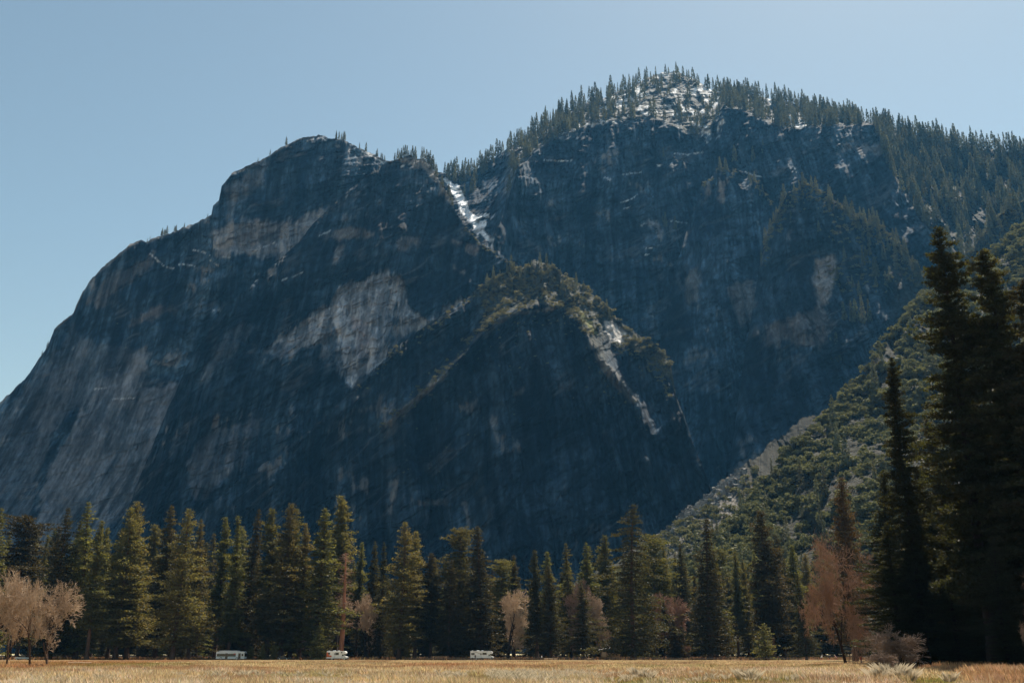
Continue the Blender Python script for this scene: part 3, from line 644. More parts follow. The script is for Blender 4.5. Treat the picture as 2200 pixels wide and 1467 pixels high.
# (px of the top, py of the top, distance, prototype, width factor, label)
TREES = [
 (0, 1092, 350, 'fa', 1.1, 'tall pine cut by the left edge of the photo above the bare trees'),
 (60, 1112, 372, 'pfD', 1.25, 'rounded dark pine rising behind the bare trees, second skyline tree from the left edge'),
 (148, 1091, 345, 'faD', .95, 'narrow pointed pine just left of the tallest skyline tree above the bare trees'),
 (176, 1118, 380, 'fbD', .8, 'slim short pine in the notch between two pointed pines above the bare trees'),
 (203, 1078, 350, 'fa', .95, 'tall pointed pine right beside the round bare trees, its tip far above them'),
 (222, 1118, 340, 'pe', .9, 'loose olive pine shoulder to shoulder with the pointed pine by the bare trees'),
 (262, 1135, 372, 'pb', .9, 'shorter olive pine left of the twin topped clump'),
 (284, 1090, 352, 'pc', .9, 'broad sunlit pine, left half of the twin topped clump'),
 (308, 1078, 358, 'pa', 1.0, 'broad sunlit pine with sharp tip, right half of the twin topped clump'),
 (366, 1085, 378, 'fb', .9, 'slim dark topped pine behind the big shaggy pine with boughs to the ground'),
 (402, 1092, 340, 'pc', .98, 'big shaggy pine with lit boughs down to the ground left of the bus'),
 (432, 1115, 366, 'fb', .8, 'slender pale green pine at the shoulder of the big shaggy pine left of the bus'),
 (486, 1112, 388, 'pe', .95, 'leftmost of the loose grey green pines standing behind the bus'),
 (514, 1108, 362, 'fd', .85, 'second of the loose grey green pines standing behind the bus'),
 (549, 1094, 380, 'faD', .8, 'pointed pine behind the front end of the bus'),
 (512, 1218, 372, 'pa', 1.25, 'middle sized bright pine leaning over the roof of the bus'),
 (595, 1095, 372, 'pb', .95, 'left pine of the dense tall group between the bus and the dark car'),
 (624, 1082, 360, 'pa', 1.0, 'tallest and middle pine of the dense group above the dark car'),
 (642, 1092, 385, 'fa', .9, 'back pine of the dense group above the dark car'),
 (660, 1125, 366, 'pe', .9, 'right flank pine of the dense group above the dark car'),
 (695, 1092, 358, 'fb', 1.25, 'full pine with pointed tip directly left of the red bare snag'),
 (737, 1066, 396, 'pd', .95, 'tallest pine of the valley line, dark open crown behind the red bare snag'),
 (776, 1165, 400, 'pe', .75, 'thin shaded pine right of the red bare snag'),
 (802, 1162, 386, 'fbD', .75, 'small dark pointed pine between the red snag and the broad golden pine'),
 (826, 1165, 402, 'fbD', .7, 'thin dark pine touching the left side of the broad golden pine'),
 (822, 1235, 372, 'faD', 1.0, 'low dark pine in front of the left foot of the broad golden pine'),
 (866, 1122, 352, 'pc', 1.0, 'broad golden lit pine with rounded twin top, near the picnic table'),
 (898, 1140, 362, 'pb', .9, 'right half of the broad golden pine clump'),
 (930, 1188, 362, 'pbD', 1.0, 'dark trunked olive pine right above the picnic table'),
 (986, 1138, 372, 'pf', .95, 'round topped lit pine between the picnic table and the white motorhome with scribbled stripes'),
 (968, 1202, 356, 'faD', 1.1, 'dark lower pine in front of the round topped one by the picnic table'),
 (1034, 1130, 364, 'faD', 1.15, 'dark pointed pine towering directly over the striped motorhome'),
 (1072, 1205, 395, 'pf', 1.0, 'smaller olive pine filling in right of the pine over the striped motorhome'),
 (1105, 1193, 400, 'pbD', .8, 'thin dark pine behind the lone pale bare tree'),
 (1152, 1180, 362, 'peD', 1.0, 'open dark pine right of the lone pale bare tree'),
 (1181, 1215, 356, 'paD', 1.05, 'dark pine with straight bare lower trunk, right of the open dark pine'),
 (1180, 1184, 398, 'pb', .8, 'back pine peeping over the two dark pines east of the lone bare tree'),
 (1222, 1166, 394, 'fa', .8, 'pointed pale pine of the back row halfway to the giant dark pine'),
 (1253, 1165, 390, 'fb', .9, 'dark pointed twin of the back row left of the giant dark pine'),
 (1266, 1172, 398, 'fb', .9, 'lighter pointed twin of the back row left of the giant dark pine'),
 (1249, 1252, 358, 'paD', 1.1, 'short open pine with visible trunk left of the giant dark pine'),
 (1300, 1150, 402, 'pb', .9, 'olive back row pine touching the left side of the giant dark pine'),
 (1349, 1082, 338, 'fcD', 1.02, 'giant dark pine, the widest and darkest of the tree line at the centre right'),
 (1400, 1150, 396, 'pf', .9, 'lit pine leaning out from behind the giant dark pine on its right side'),
 (1430, 1165, 400, 'fd', .8, 'pale green pine behind the reddish bare crown'),
 (1462, 1170, 404, 'fbD', .75, 'thin dark back row pine above the reddish bare crown'),
 (1508, 1112, 345, 'faD', 1.05, 'tall dark spire pine to the right of the reddish bare crown'),
 (1528, 1180, 372, 'pa', 1.0, 'olive lit pine on the right flank of the tall dark spire'),
 (1572, 1185, 392, 'pe', .9, 'pale pine right of the tall dark spire pine'),
 (1595, 1200, 398, 'fb', .8, 'slim pale pine between the dark spire and the shaded tall pine'),
 (1638, 1098, 356, 'pbD', 1.15, 'tall shaded pine with lit upper boughs next to the small bright round pine'),
 (1668, 1150, 372, 'fbD', 1.0, 'dark slim pine at the right shoulder of the tall shaded pine'),
 (1700, 1170, 380, 'pb', .95, 'grey green pine just left of the great drooping bare tree'),
 (1718, 1230, 330, 'faD', .9, 'dark pine whose foot vanishes in shade beside the great drooping bare tree'),
 (1447, 1322, 352, 'faD', 1.3, 'short black green pine, left of a small pair right of the giant pine'),
 (1462, 1330, 356, 'faD', 1.2, 'short black green pine, right of a small pair right of the giant pine'),
 (1424, 1290, 364, 'pbD', 1.1, 'small lit pine with thin trunk at the foot of the reddish bare crown'),
 (1352, 1330, 345, 'pa', 1.5, 'young bright pine standing in front of the foot of the giant dark pine'),
]
for (px, py, Y, k, w, lab) in TREES:
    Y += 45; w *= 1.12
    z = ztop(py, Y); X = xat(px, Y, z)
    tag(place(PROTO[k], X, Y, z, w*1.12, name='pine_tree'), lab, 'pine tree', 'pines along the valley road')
# brownish tree in front of the scrub slope
Y = 300.0; z = ztop(1025, Y); tag(place(PROTO['brown'], xat(1800, Y, z), Y, z, 1.0, name='pine_tree'), 'rusty brown needled pine rising behind the great drooping bare tree', 'pine tree', 'pines along the valley road')
# far rows that close the gaps
lab_far = 'plain green pine of the deep rows behind the roadside trees'
for i in range(100):
    px = 6+1890*(i+rng.uniform(0, .9))/100; Y = rng.uniform(455, 570)
    lo = np.interp(px, [0, 250, 600, 750, 950, 1150, 1300, 1450, 1740], [1125, 1128, 1130, 1185, 1190, 1205, 1178, 1180, 1190])
    z = ztop(lo+rng.uniform(-4, 75), Y)
    k = rng.choice(['pa', 'pb', 'pd', 'fa', 'fb', 'pbD', 'faD', 'fbD', 'pe', 'pf', 'fd', 'peD', 'fdD'])
    tag(place(PROTO[k], xat(px, Y, z), Y, z, rng.uniform(.95, 1.3), name='pine_tree'), lab_far, 'pine tree', 'pines of the deep rows')
# low dark understorey pines right behind the road, so that the forest foot is shade
lab_low = 'low dark pine in the shade under the tall roadside pines'
for i in range(84):
    px = 60+1900*(i+rng.uniform(0, .9))/84; Y = rng.uniform(438, 520)
    if 1060 < px < 1135 and rng.uniform() < .6: continue
    z = rng.uniform(12, 26)
    k = rng.choice(['faD', 'fcD', 'fbD', 'paD'])
    tag(place(PROTO[k], xat(px, Y, z), Y, z, rng.uniform(1.6, 2.3), name='pine_tree'), lab_low, 'pine tree', 'understorey pines')

# young pines beside the road
for (px, py, Y, k, w, lab) in [(540, 1388, 372, 1, .9, 'round young pine touching the nose of the bus'), (563, 1382, 370, 0, 1.2, 'pointed young pine in the middle of the three beside the bus'),
        (589, 1386, 370, 1, 1.15, 'widest round young pine, next to the dark car'), (684, 1344, 366, 0, 1.35, 'tall bright young pine behind the tail of the orange panelled motorhome'),
        (874, 1386, 368, 0, 1.35, 'small bright young pine between the motorhome with orange panel and the picnic table'), (1047, 1345, 392, 0, 1.2, 'young pine peering over the roof of the striped motorhome'),
        (1643, 1340, 352, 0, 1.5, 'bright cone shaped young pine left of the cyclists'), (1003, 1406, 377, 1, .9, 'tiny round shrubby pine at the tail of the striped motorhome')]:
    Y = Y+24 if Y > 365 else Y+12
    z = ztop(py, Y); tag(place(YP[k], xat(px, Y, z/2), Y, z, w, baseH=8.0, name='young_pine'), lab, 'young pine', 'young pines beside the road')

# near giants on the right, seen against the light
NEAR = {'na': conifer(21, H=57, W=6.9, base=.13, style='near', nb=330, leaf=.42, per=26, clump=16, gaps=.5, lean=.015),
        'nb': conifer(22, H=57, W=5.8, base=.12, style='near', nb=320, leaf=.42, per=24, clump=16, gaps=.4),
        'nc': conifer(23, H=57, W=8.2, base=.02, style='pine', nb=330, leaf=.42, per=25, clump=16, gaps=.5)}
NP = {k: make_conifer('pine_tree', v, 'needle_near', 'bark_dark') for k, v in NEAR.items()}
for (px, py, Y, k, w, lab) in [
  (2009, 495, 138, 'na', 1.0, 'tallest near pine, black against the light with two side peaks, in the right third'),
  (2108, 535, 133, 'nb', 1.15, 'second tallest near pine, narrow dark tip right of the tallest one'),
  (2196, 600, 128, 'nb', 1.2, 'near dark pine cut by the right edge of the photo'),
  (1916, 768, 150, 'nb', .75, 'lower slim dark pine on the left side of the tallest near pine'),
  (1965, 1000, 158, 'nc', 1.5, 'lower bushy dark pine filling the foot of the tallest near pine'),
  (2072, 800, 160, 'nc', 1.25, 'dark pine filling the gap between the two tallest near pines'),
  (2150, 830, 150, 'nc', 1.35, 'bushy dark pine low between the narrow tipped pine and the right edge'),
  (1905, 1130, 150, 'nc', 1.9, 'short dark pine behind the tangled grey bush'),
  (2030, 1190, 146, 'nc', 2.1, 'lowest black pine standing in front of the near giants'),
  (2130, 1210, 140, 'nc', 2.1, 'low black pine at the right front of the near giants'),
  (2128, 1150, 126, 'nc', 1.5, 'full skirted black pine hiding the thick trunk right of the grey bush'),
  (1890, 1010, 185, 'nc', 1.3, 'shadowed pine behind the slim dark one, next to the drooping tree'),
  (2000, 900, 190, 'nc', 1.4, 'shadowed pine wedged behind the trunk of the tallest near pine'),
  (2110, 930, 186, 'nc', 1.4, 'shadowed pine wedged behind the trunk of the narrow tipped near pine'),
  (2185, 960, 180, 'nc', 1.1, 'shadowed pine deep behind the edge cut near pine'),
  (1960, 1210, 160, 'nc', 2.2, 'squat black pine right behind the tangled grey bush'),
  (2085, 1180, 165, 'nc', 2.2, 'squat black pine in the middle of the dark mass of near trees'),
  (2200, 1230, 150, 'nc', 2.2, 'squat black pine at the right edge behind the red bracken'),
  (2230, 1050, 136, 'nc', 1.3, 'dark pine whose boughs reach in from beyond the right edge')]:
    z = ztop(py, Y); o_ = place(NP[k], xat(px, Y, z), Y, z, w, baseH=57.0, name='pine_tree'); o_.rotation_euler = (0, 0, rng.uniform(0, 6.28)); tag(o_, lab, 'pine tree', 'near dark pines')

# ---- bare broadleaf trees
def bare(seed, H=13.0, spread=6.0, stems=3, up=.75, depth=6, droop=0.0, r0=.22, twig=.022, first=.22, kids=3, shrink=.76, limit=16000):
    rg = np.random.default_rng(seed); big, small = [], []
    def grow(p, d, L, r, k):
        if len(small) > limit: return
        n = 3 if k > 1 else 2
        for i in range(n):
            d = d+rg.normal(size=3)*.13*(1+.25*(depth-k)); d[2] += (up*.10 if droop == 0 else -droop*(depth-k)*.07); d /= np.linalg.norm(d)
            q = p+d*L/n; r2 = max(r*(.88 if k > 0 else .7), twig*.45)
            (big if k >= depth-2 else small).append([*p, r, *q, r2]); p, r = q, r2
            if k > 0 and i < n-1 and rg.uniform() < .75:
                s = rg.normal(size=3); s -= d*s.dot(d); s /= np.linalg.norm(s); a = rg.uniform(.5, .9)
                grow(p, d*math.cos(a)+s*math.sin(a), L*shrink*rg.uniform(.6, .95), max(r*.5, twig*.6), k-1)
        if k > 0:
            for j in range(kids):
                s = rg.normal(size=3); s -= d*s.dot(d); s /= np.linalg.norm(s); a = rg.uniform(.2, .65)
                grow(p, d*math.cos(a)+s*math.sin(a), L*shrink*rg.uniform(.75, 1.1), max(r*.66, twig*.7), k-1)
    for s in range(stems):
        az = s*6.28/stems+rg.uniform(0, 1); lean = rg.uniform(.05, .35) if stems > 1 else .03
        d = np.array([math.cos(az)*lean, math.sin(az)*lean, 1.0]); d /= np.linalg.norm(d)
        grow(np.array([math.cos(az), math.sin(az), 0])*(.3*spread/6 if stems > 1 else 0), d, H*first, r0*rg.uniform(.75, 1.1), depth)
    B = np.array(big); S = np.array(small)
    hz_ = max(S[:, 6].max(), B[:, 6].max()); wx = np.percentile(np.hypot(S[:, 4], S[:, 5]), 96)
    sc_ = np.array([spread/wx, spread/wx, H/hz_])
    for A in (B, S): A[:, 0:3] *= sc_; A[:, 4:7] *= sc_
    return tubes(B, 5), tubes(S, 3)
def make_bare(name, g, twigm, barkm):
    r = empty(name, link=False)
    a = np_mesh('trunk', *g[0], M[barkm], link=False, smooth=True); a.parent = r
    b = np_mesh('twigs', *g[1], M[twigm], link=False); b.parent = r
    return r
BT = {'round1': make_bare('bare_tree', bare(51, 13, 7.0, 6, depth=6, twig=.034, r0=.26, first=.15, limit=14000), 'twig', 'bark'),
      'round2': make_bare('bare_tree', bare(52, 13, 6.6, 5, depth=6, twig=.034, r0=.26, first=.16, limit=14000), 'twig', 'bark'),
      'single': make_bare('bare_tree', bare(53, 20, 7.5, 1, depth=6, twig=.075, r0=.45, first=.30), 'twig', 'bark_dark'),
      'droop': make_bare('bare_tree', bare(57, 25, 11.0, 6, depth=7, twig=.05, r0=.40, droop=.07, first=.13, kids=3, shrink=.80, limit=30000), 'twig_red', 'bark_dark'),
      'bush': make_bare('bare_tree', bare(55, 6, 4.2, 7, depth=5, twig=.035, r0=.09, up=.2, first=.30, limit=14000), 'twig_grey', 'twig_grey'),
      'thin': make_bare('bare_tree', bare(56, 18, 6, 1, depth=6, twig=.085, r0=.35, first=.3), 'twig_red', 'bark_dark')}
def put_bare(k, px, py, Y, w, base, lab, name='bare_tree', cat='bare tree', grp='leafless trees'):
    if Y > 300: Y += 34
    z = ztop(py, Y); s = z/base
    r = copy_tree_unlinked(BT[k], (xat(px, Y, z*.5), Y, 0), rng.uniform(0, 6.28), (s*w, s*w, s), name)
    return tag(r, lab, cat, grp)
put_bare('round1', -30, 1218, 158, .72, 13, 'pale bare tree cut by the left edge of the photo')
put_bare('round2', 30, 1240, 164, .62, 13, 'slim stemmed bare tree between the edge cut one and the round crowned pair')
put_bare('round2', 84, 1238, 160, .72, 13, 'round crowned bare tree with thick dark leaning stems, middle of the clump')
put_bare('round1', 122, 1240, 162, .70, 13, 'rightmost bare tree of the clump, its crown lit and touching the dark pines')
put_bare('single', 1092, 1265, 366, 1.0, 20, 'lone pale bare tree with one straight stem right of the striped motorhome')
put_bare('thin', 1430, 1268, 372, 1.2, 18, 'reddish bare crown between the giant dark pine and the dark spire')
put_bare('thin', 1452, 1290, 384, 1.1, 18, 'smaller reddish bare crown overlapping the bigger one')
put_bare('single', 786, 1275, 384, 1.0, 20, 'dim bare tree in the shade right of the red snag')
put_bare('thin', 668, 1290, 384, .8, 18, 'dim bare tree in the shade behind the tall young pine')
put_bare('single', 1290, 1268, 392, .8, 20, 'hazy bare tree left of the giant dark pine, behind the notice board')
put_bare('thin', 1226, 1242, 398, .8, 18, 'faint reddish bare tree among the back pines')
put_bare('thin', 1478, 1385, 366, 1.4, 18, 'low reddish bare shrub glowing between the dark trunks', 'bare_bush', 'bare bush')
put_bare('droop', 1812, 1132, 196, .72, 25, 'great drooping bare tree with reddish twigs hanging to the ground')
put_bare('bush', 1935, 1335, 128, 1.05, 6, 'tangled grey bare bush at the foot of the near dark pines', 'bare_bush', 'bare bush')
put_bare('bush', 1905, 1392, 118, 1.3, 6, 'low sprawling bare bush in front of the tangled one', 'bare_bush', 'bare bush')
put_bare('droop', 2215, 1225, 120, .7, 25, 'reddish leafy twigged tree reaching in at the right edge')

# red bare snag
def snag():
    rg = np.random.default_rng(77); Y = 402.0; H = ztop(1186, Y); segs = []
    n = 14
    for k in range(n):
        a, b = k/n, (k+1)/n
        segs.append([.35*math.sin(a*3), 0, H*a, .95*(1-a)**.8+.12+.4*math.exp(-a*18), .35*math.sin(b*3), 0, H*b, .95*(1-b)**.8+.12])
    r = empty('dead_snag', (xat(737, Y, H/2), Y, 0)); tag(r, 'dead red barked snag with bare broken branches left of the shaded pines', 'dead tree')
    np_mesh('trunk', *tubes(segs, 8), M['bark_red'], parent=r, smooth=True)
    br = []
    for i in range(150):
        t = .28+.71*rg.uniform()**.8; L = (1-t)*4.5+1.6*rg.uniform()+.8; az = rg.uniform(0, 6.28); p = np.array([0, 0, H*t]); d = np.array([math.cos(az), math.sin(az), rg.uniform(-.1, .35)])
        rr = .09
        for s in range(4):
            q = p+d*L/4; br.append([*p, rr, *q, rr*.7]); p = q; rr *= .72; d = d+rg.normal(size=3)*.2; d[2] -= .12
            if s > 0:
                for _ in range(2): w = rg.normal(size=3); br.append([*p, .04, *(p+(d+w*.7)*L*.16), .015])
    np_mesh('branches', *tubes(br, 4), M['twig_red'], parent=r)
snag()

# ---- forest and scrub on the mountains
def far_conifer(seed, n=150):
    rg = np.random.default_rng(seed); t = rg.uniform(.08, 1, n); sty = seed % 3
    env = [(1-t)**.8*.16+.012, (1-t**2)*.13+.015, (1-t)**.7*.12+.02][sty]
    az = rg.uniform(0, 6.28, n); r = env*np.sqrt(rg.uniform(.15, 1, n))
    P = np.stack([np.cos(az)*r, np.sin(az)*r, t], -1)
    V, F = leaf_quads(P, np.full(n, .085)*(1.15-.6*t), rg, 0, None, .75)
    sh = np.repeat(rg.uniform(.75, 1.25, n), 4)
    TV, TF = tubes([[0, 0, -.06, .014, 0, 0, .95, .003]], 3)
    return (TV, TF), (V, F, np.repeat(sh[:, None], 3, 1))
FARP = [far_conifer(100+i, 260) for i in range(6)]
FARO = [make_conifer('ridge_conifer', p, 'needle_far', 'bark_dark') for p in FARP]
def ridge_pos():
    out = []
    def add(surf, px, py, hpx, k=None, vis=1.0): out.append((surf, px, py, hpx))
    # sky line of the high dome
    x = 955
    while x < 2210:
        cy = crest('high_dome', x); d = rng.uniform(.55, 1.15)
        hp = np.interp(x, [955, 1100, 1300, 1380, 1440, 1520, 1700, 2000, 2200], [38, 36, 38, 30, 22, 32, 36, 42, 40])*d
        if not (1395 < x < 1480 and rng.uniform() < .65): add('high_dome', x, cy+2, hp)
        x += np.interp(x, [955, 1060, 1350, 1440, 1540, 2200], [6.5, 7.5, 8.5, 13, 7, 7.0])*rng.uniform(.5, 1.5)
    # stand on the slope below it
    for _ in range(2300):
        px = rng.uniform(1090, 2240); cy = crest('high_dome', px)
        low = np.interp(px, [p[0] for p in A_top], [p[1] for p in A_top])
        if low-cy < 10: continue
        py = cy+(low-cy)*rng.uniform(0.02, 1)
        dens = np.interp(px, [1090, 1300, 1400, 1520, 1580, 1900, 2240], [.55, .45, .22, .28, .8, .95, .9])*(.35+.65*sstep(-.25, .2, float(pn(px/34, py/24, 3.1))))
        if px > 1880: dens = .97 if py < cy+150 else .6
        if rng.uniform() < dens: add('high_dome', px, py, rng.uniform(20, 38)*(1+.25*(px > 1900)))
    for (x0, x1, n, h) in ((345, 360, 7, 15), (362, 380, 4, 11), (316, 322, 2, 8), (553, 556, 1, 9), (580, 584, 1, 12), (612, 617, 2, 20), (720, 742, 7, 18), (770, 772, 1, 16), (786, 788, 1, 20), (800, 830, 6, 14),
                            (100, 103, 2, 10), (88, 90, 1, 8), (396, 400, 2, 8), (446, 448, 1, 7)):
        for _ in range(n):
            px = rng.uniform(x0, x1); add('left_dome', px, crest('left_dome', px)+1, h*rng.uniform(.7, 1.2))
    for _ in range(34):
        px = rng.uniform(838, 975); add('central_cliff', px, crest('central_cliff', px)+2, rng.uniform(12, 30))
    for _ in range(24):
        px = rng.uniform(960, 1060); add('high_dome', px, crest('high_dome', px)+rng.uniform(5, 60)*(1-(abs(px-1010)/60)), rng.uniform(24, 40))
    # buttress crests and ledges
    for _ in range(62):
        px = rng.uniform(1630, 2190); add('right_buttress', px, crest('right_buttress', px)+abs(rng.normal())*14, rng.uniform(18, 40))
    for _ in range(14):
        px = rng.uniform(1540, 1650); add('middle_buttress', px, crest('middle_buttress', px)+rng.uniform(0, 20), rng.uniform(12, 30))
    for (px, py, h) in [(1430, 490, 34), (1452, 492, 28), (1424, 478, 14), (1602, 440, 26), (1425, 345, 26), (1580, 350, 36), (1620, 350, 34), (1640, 330, 30), (1510, 600, 22), (1668, 600, 20)]: add('high_dome', px, py, h)
    for (px, py, h) in [(1803, 780, 62), (1788, 775, 46), (1815, 690, 40), (1830, 695, 46), (1842, 695, 50), (1858, 700, 62), (1870, 696, 50), (1848, 640, 34), (1832, 620, 28), (1800, 600, 30), (1862, 560, 30), (1880, 600, 34), (1900, 560, 40),
                        (1880, 480, 40), (1950, 440, 50), (1930, 500, 40), (2000, 520, 44), (2020, 480, 40), (2060, 460, 40), (1760, 500, 24), (1790, 520, 26), (1700, 480, 26), (1815, 560, 30), (1905, 620, 36), (1760, 600, 20), (1925, 580, 34)]: add('right_buttress', px, py, h)
    for _ in range(85):
        px = rng.uniform(1840, 2230); add('right_buttress', px, rng.uniform(440, 620), rng.uniform(22, 44))
    for _ in range(90):
        px = rng.uniform(1400, 2220); cy = crest('scrub_slope', px); add('scrub_slope', px, cy+rng.uniform(.02, 1)*(1260-cy), rng.uniform(26, 62))
    for _ in range(46):
        px = rng.uniform(1040, 1330); py = crest('front_buttress', px)+rng.uniform(0, 45); add('front_buttress', px, py, rng.uniform(12, 34))
    return out
RP = ridge_pos(); RP.sort(key=lambda r: -r[3]); N_IND = 285
def ridge_trees():
    small = []
    for i, (surf, px, py, hp) in enumerate(RP):
        x, y, z = on_surf(surf, px, py); d = math.hypot(y, z)
        h = hp/FPX*d*1.15; k = int(rng.integers(0, 6)); rz = rng.uniform(0, 6.28); w = rng.uniform(.65, 1.1)
        if i < N_IND:
            r = copy_tree_unlinked(FARO[k], (x, y, z-.02*h), rz, (h*w, h*w, h), 'ridge_conifer')
            tag(r, 'small distant conifer on the mountain, one of hundreds alike', 'conifer', 'conifers on the mountain')
        else: small.append((x, y, z-.02*h, h, k, rz, w))
    VV, FF, CC = [], [], []; off = 0
    for (x, y, z, h, k, rz, w) in small:
        V, F, c = FARP[k][1]; ca, sa = math.cos(rz), math.sin(rz)
        V2 = np.stack([(V[:, 0]*ca-V[:, 1]*sa)*h*w+x, (V[:, 0]*sa+V[:, 1]*ca)*h*w+y, V[:, 2]*h+z], -1)
        VV.append(V2); FF.append(F+off); CC.append(c*rng.uniform(.75, 1.2)); off += len(V2)
    tag(np_mesh('ridge_forest', np.concatenate(VV), np.concatenate(FF), M['needle_far'], col=np.concatenate(CC)), kind='stuff')
ridge_trees()
def scrub(name, pts, seed, matn='bush', nq=150):
    """rounded evergreen bushes; pts: (x, y, z, radius)"""
    rg = np.random.default_rng(seed); VV, CC = [], []
    P = np.array(pts); n = len(P)
    lob = 5
    for k in range(lob):                               # each bush: several lobes of leaf clumps
        c = P[:, :3]+rg.normal(size=(n, 3))*P[:, 3:4]*np.array([.45, .45, .22])+np.array([0, 0, .35])*P[:, 3:4]
        m = nq//lob
        v = rg.normal(size=(n, m, 3)); v /= np.linalg.norm(v, axis=2)[..., None]; v[..., 2] = np.abs(v[..., 2])*1.1-.15
        pt = c[:, None]+v*(P[:, 3]*.55)[:, None, None]*rg.uniform(.75, 1.05, (n, m, 1))
        sh = rg.uniform(.75, 1.25, (n, 1))*rg.uniform(.85, 1.15, (n, m))
        V, F = leaf_quads(pt.reshape(-1, 3), np.repeat(P[:, 3]*.34, m), rg, .2, None, .8)
        VV.append(V); CC.append(np.repeat(sh.reshape(-1), 4))
    V = np.concatenate(VV); c = np.concatenate(CC)
    tag(np_mesh(name, V, np.arange(len(V)).reshape(-1, 4), M[matn], col=np.repeat(c[:, None], 3, 1)), kind='stuff')
def scatter(surf, n, fx, fy, rpx, acc=None):
    out = []
    while len(out) < n:
        px = rng.uniform(*fx); py = fy(px)
        if py is None or (acc is not None and not acc(px, py)): continue
        x, y, z = on_surf(surf, px, py); r = rng.uniform(*rpx)/FPX*math.hypot(y, z)
        out.append((x, y, z, r))
    return out
fc = lambda px: crest('scrub_slope', px)
pts = scatter('scrub_slope', 3300, (1310, 2230), lambda px: fc(px)+(rng.uniform()**1.15)*(1290-fc(px)), (4, 17), lambda px, py: float(pn(px/30, py/30, 1.7)) > rng.uniform(-.45, .15))
pts += scatter('scrub_slope', 420, (1310, 2230), lambda px: fc(px)+rng.uniform(-1, 8), (4, 12))
scrub('slope_scrub', pts, 61, nq=200)
de = lambda px: np.interp(px, [p[0] for p in D_edge], [p[1] for p in D_edge])
dc = lambda px: crest('front_buttress', px)
pts = scatter('front_buttress', 620, (1030, 1440), lambda px: dc(px)+rng.uniform(0, 1)**1.3*min(de(px)-dc(px), np.interp(px, [1200, 1300], [140, 75])), (2.5, 7.5), lambda px, py: float(pn(px/20, py/14, 1.7)) > rng.uniform(-.35, .25) and not (1290 < px < 1340 and 690 < py < 735))
pts += scatter('front_buttress', 230, (820, 1260), lambda px: de(px)+rng.normal()*9, (2, 6.5), lambda px, py: float(pn(px/17, py/17, 5.7)) > -.05)
pts += scatter('front_buttress', 70, (1060, 1390), lambda px: de(px)+abs(rng.normal())*34, (1.6, 4.5))
pts += scatter('front_buttress', 60, (700, 1300), lambda px: de(px)+rng.uniform(0, 260), (1.5, 3.5))
pts += scatter('left_dome', 60, (100, 900), lambda px: rng.uniform(520, 1000), (1.2, 2.6))
pts += scatter('front_buttress', 70, (760, 1100), lambda px: dc(px)+abs(rng.normal()*12), (2, 6), lambda px, py: float(pn(px/22, 3.3, 5.7)) > .0)
pts += scatter('right_buttress', 330, (1640, 2200), lambda px: crest('right_buttress', px)+abs(rng.normal())*22, (3, 7))
pts += scatter('right_buttress', 260, (1780, 2200), lambda px: rng.uniform(430, 640), (3, 8))
pts += scatter('middle_buttress', 45, (1500, 1660), lambda px: crest('middle_buttress', px)+abs(rng.normal())*8, (2.5, 5))
pts += scatter('central_cliff', 40, (1000, 1110), lambda px: crest('central_cliff', px)+abs(rng.normal())*5, (2, 4))
scrub('ledge_scrub', pts, 62, nq=110)
pts = scatter('talus_slope', 520, (1190, 1640), lambda px: crest('talus_slope', px)+rng.uniform(0, 1)*(1280-crest('talus_slope', px)), (5, 12),
              lambda px, py: abs(py-(1165-(px-1370)*.72)) > 26)
scrub('talus_scrub', pts, 63, nq=120)
pts = []
for _ in range(800):
    px = rng.uniform(1370, 1600); py = 1175-(px-1370)*.72+rng.normal()*16
    if py < crest('talus_slope', px)+2: continue
    pts.append((*on_surf('talus_slope', px, py), rng.uniform(.8, 3.6)))
def rocks(name, pts, seed):
    rg = np.random.default_rng(seed); P = np.array(pts); n = len(P)
    base = np.array([(x, y, z) for x in (-1, 1) for y in (-1, 1) for z in (-1, 1)], float)
    V = P[:, None, :3]+base[None]*P[:, 3][:, None, None]*rg.uniform(.35, 1.0, (n, 8, 3))*rg.uniform(.5, 1.2, (n, 1, 3))
    f = np.array([(0, 1, 3, 2), (4, 6, 7, 5), (0, 4, 5, 1), (2, 3, 7, 6), (0, 2, 6, 4), (1, 5, 7, 3)])
    F = (np.arange(n)[:, None, None]*8+f[None]).reshape(-1, 4); c = np.repeat(rg.uniform(.10, .34, n), 8)
    tag(np_mesh(name, V.reshape(-1, 3), F, M['talus'], col=np.stack([c, c*.96, c*.9], -1)), kind='stuff')
rocks('talus_boulders', pts, 64)
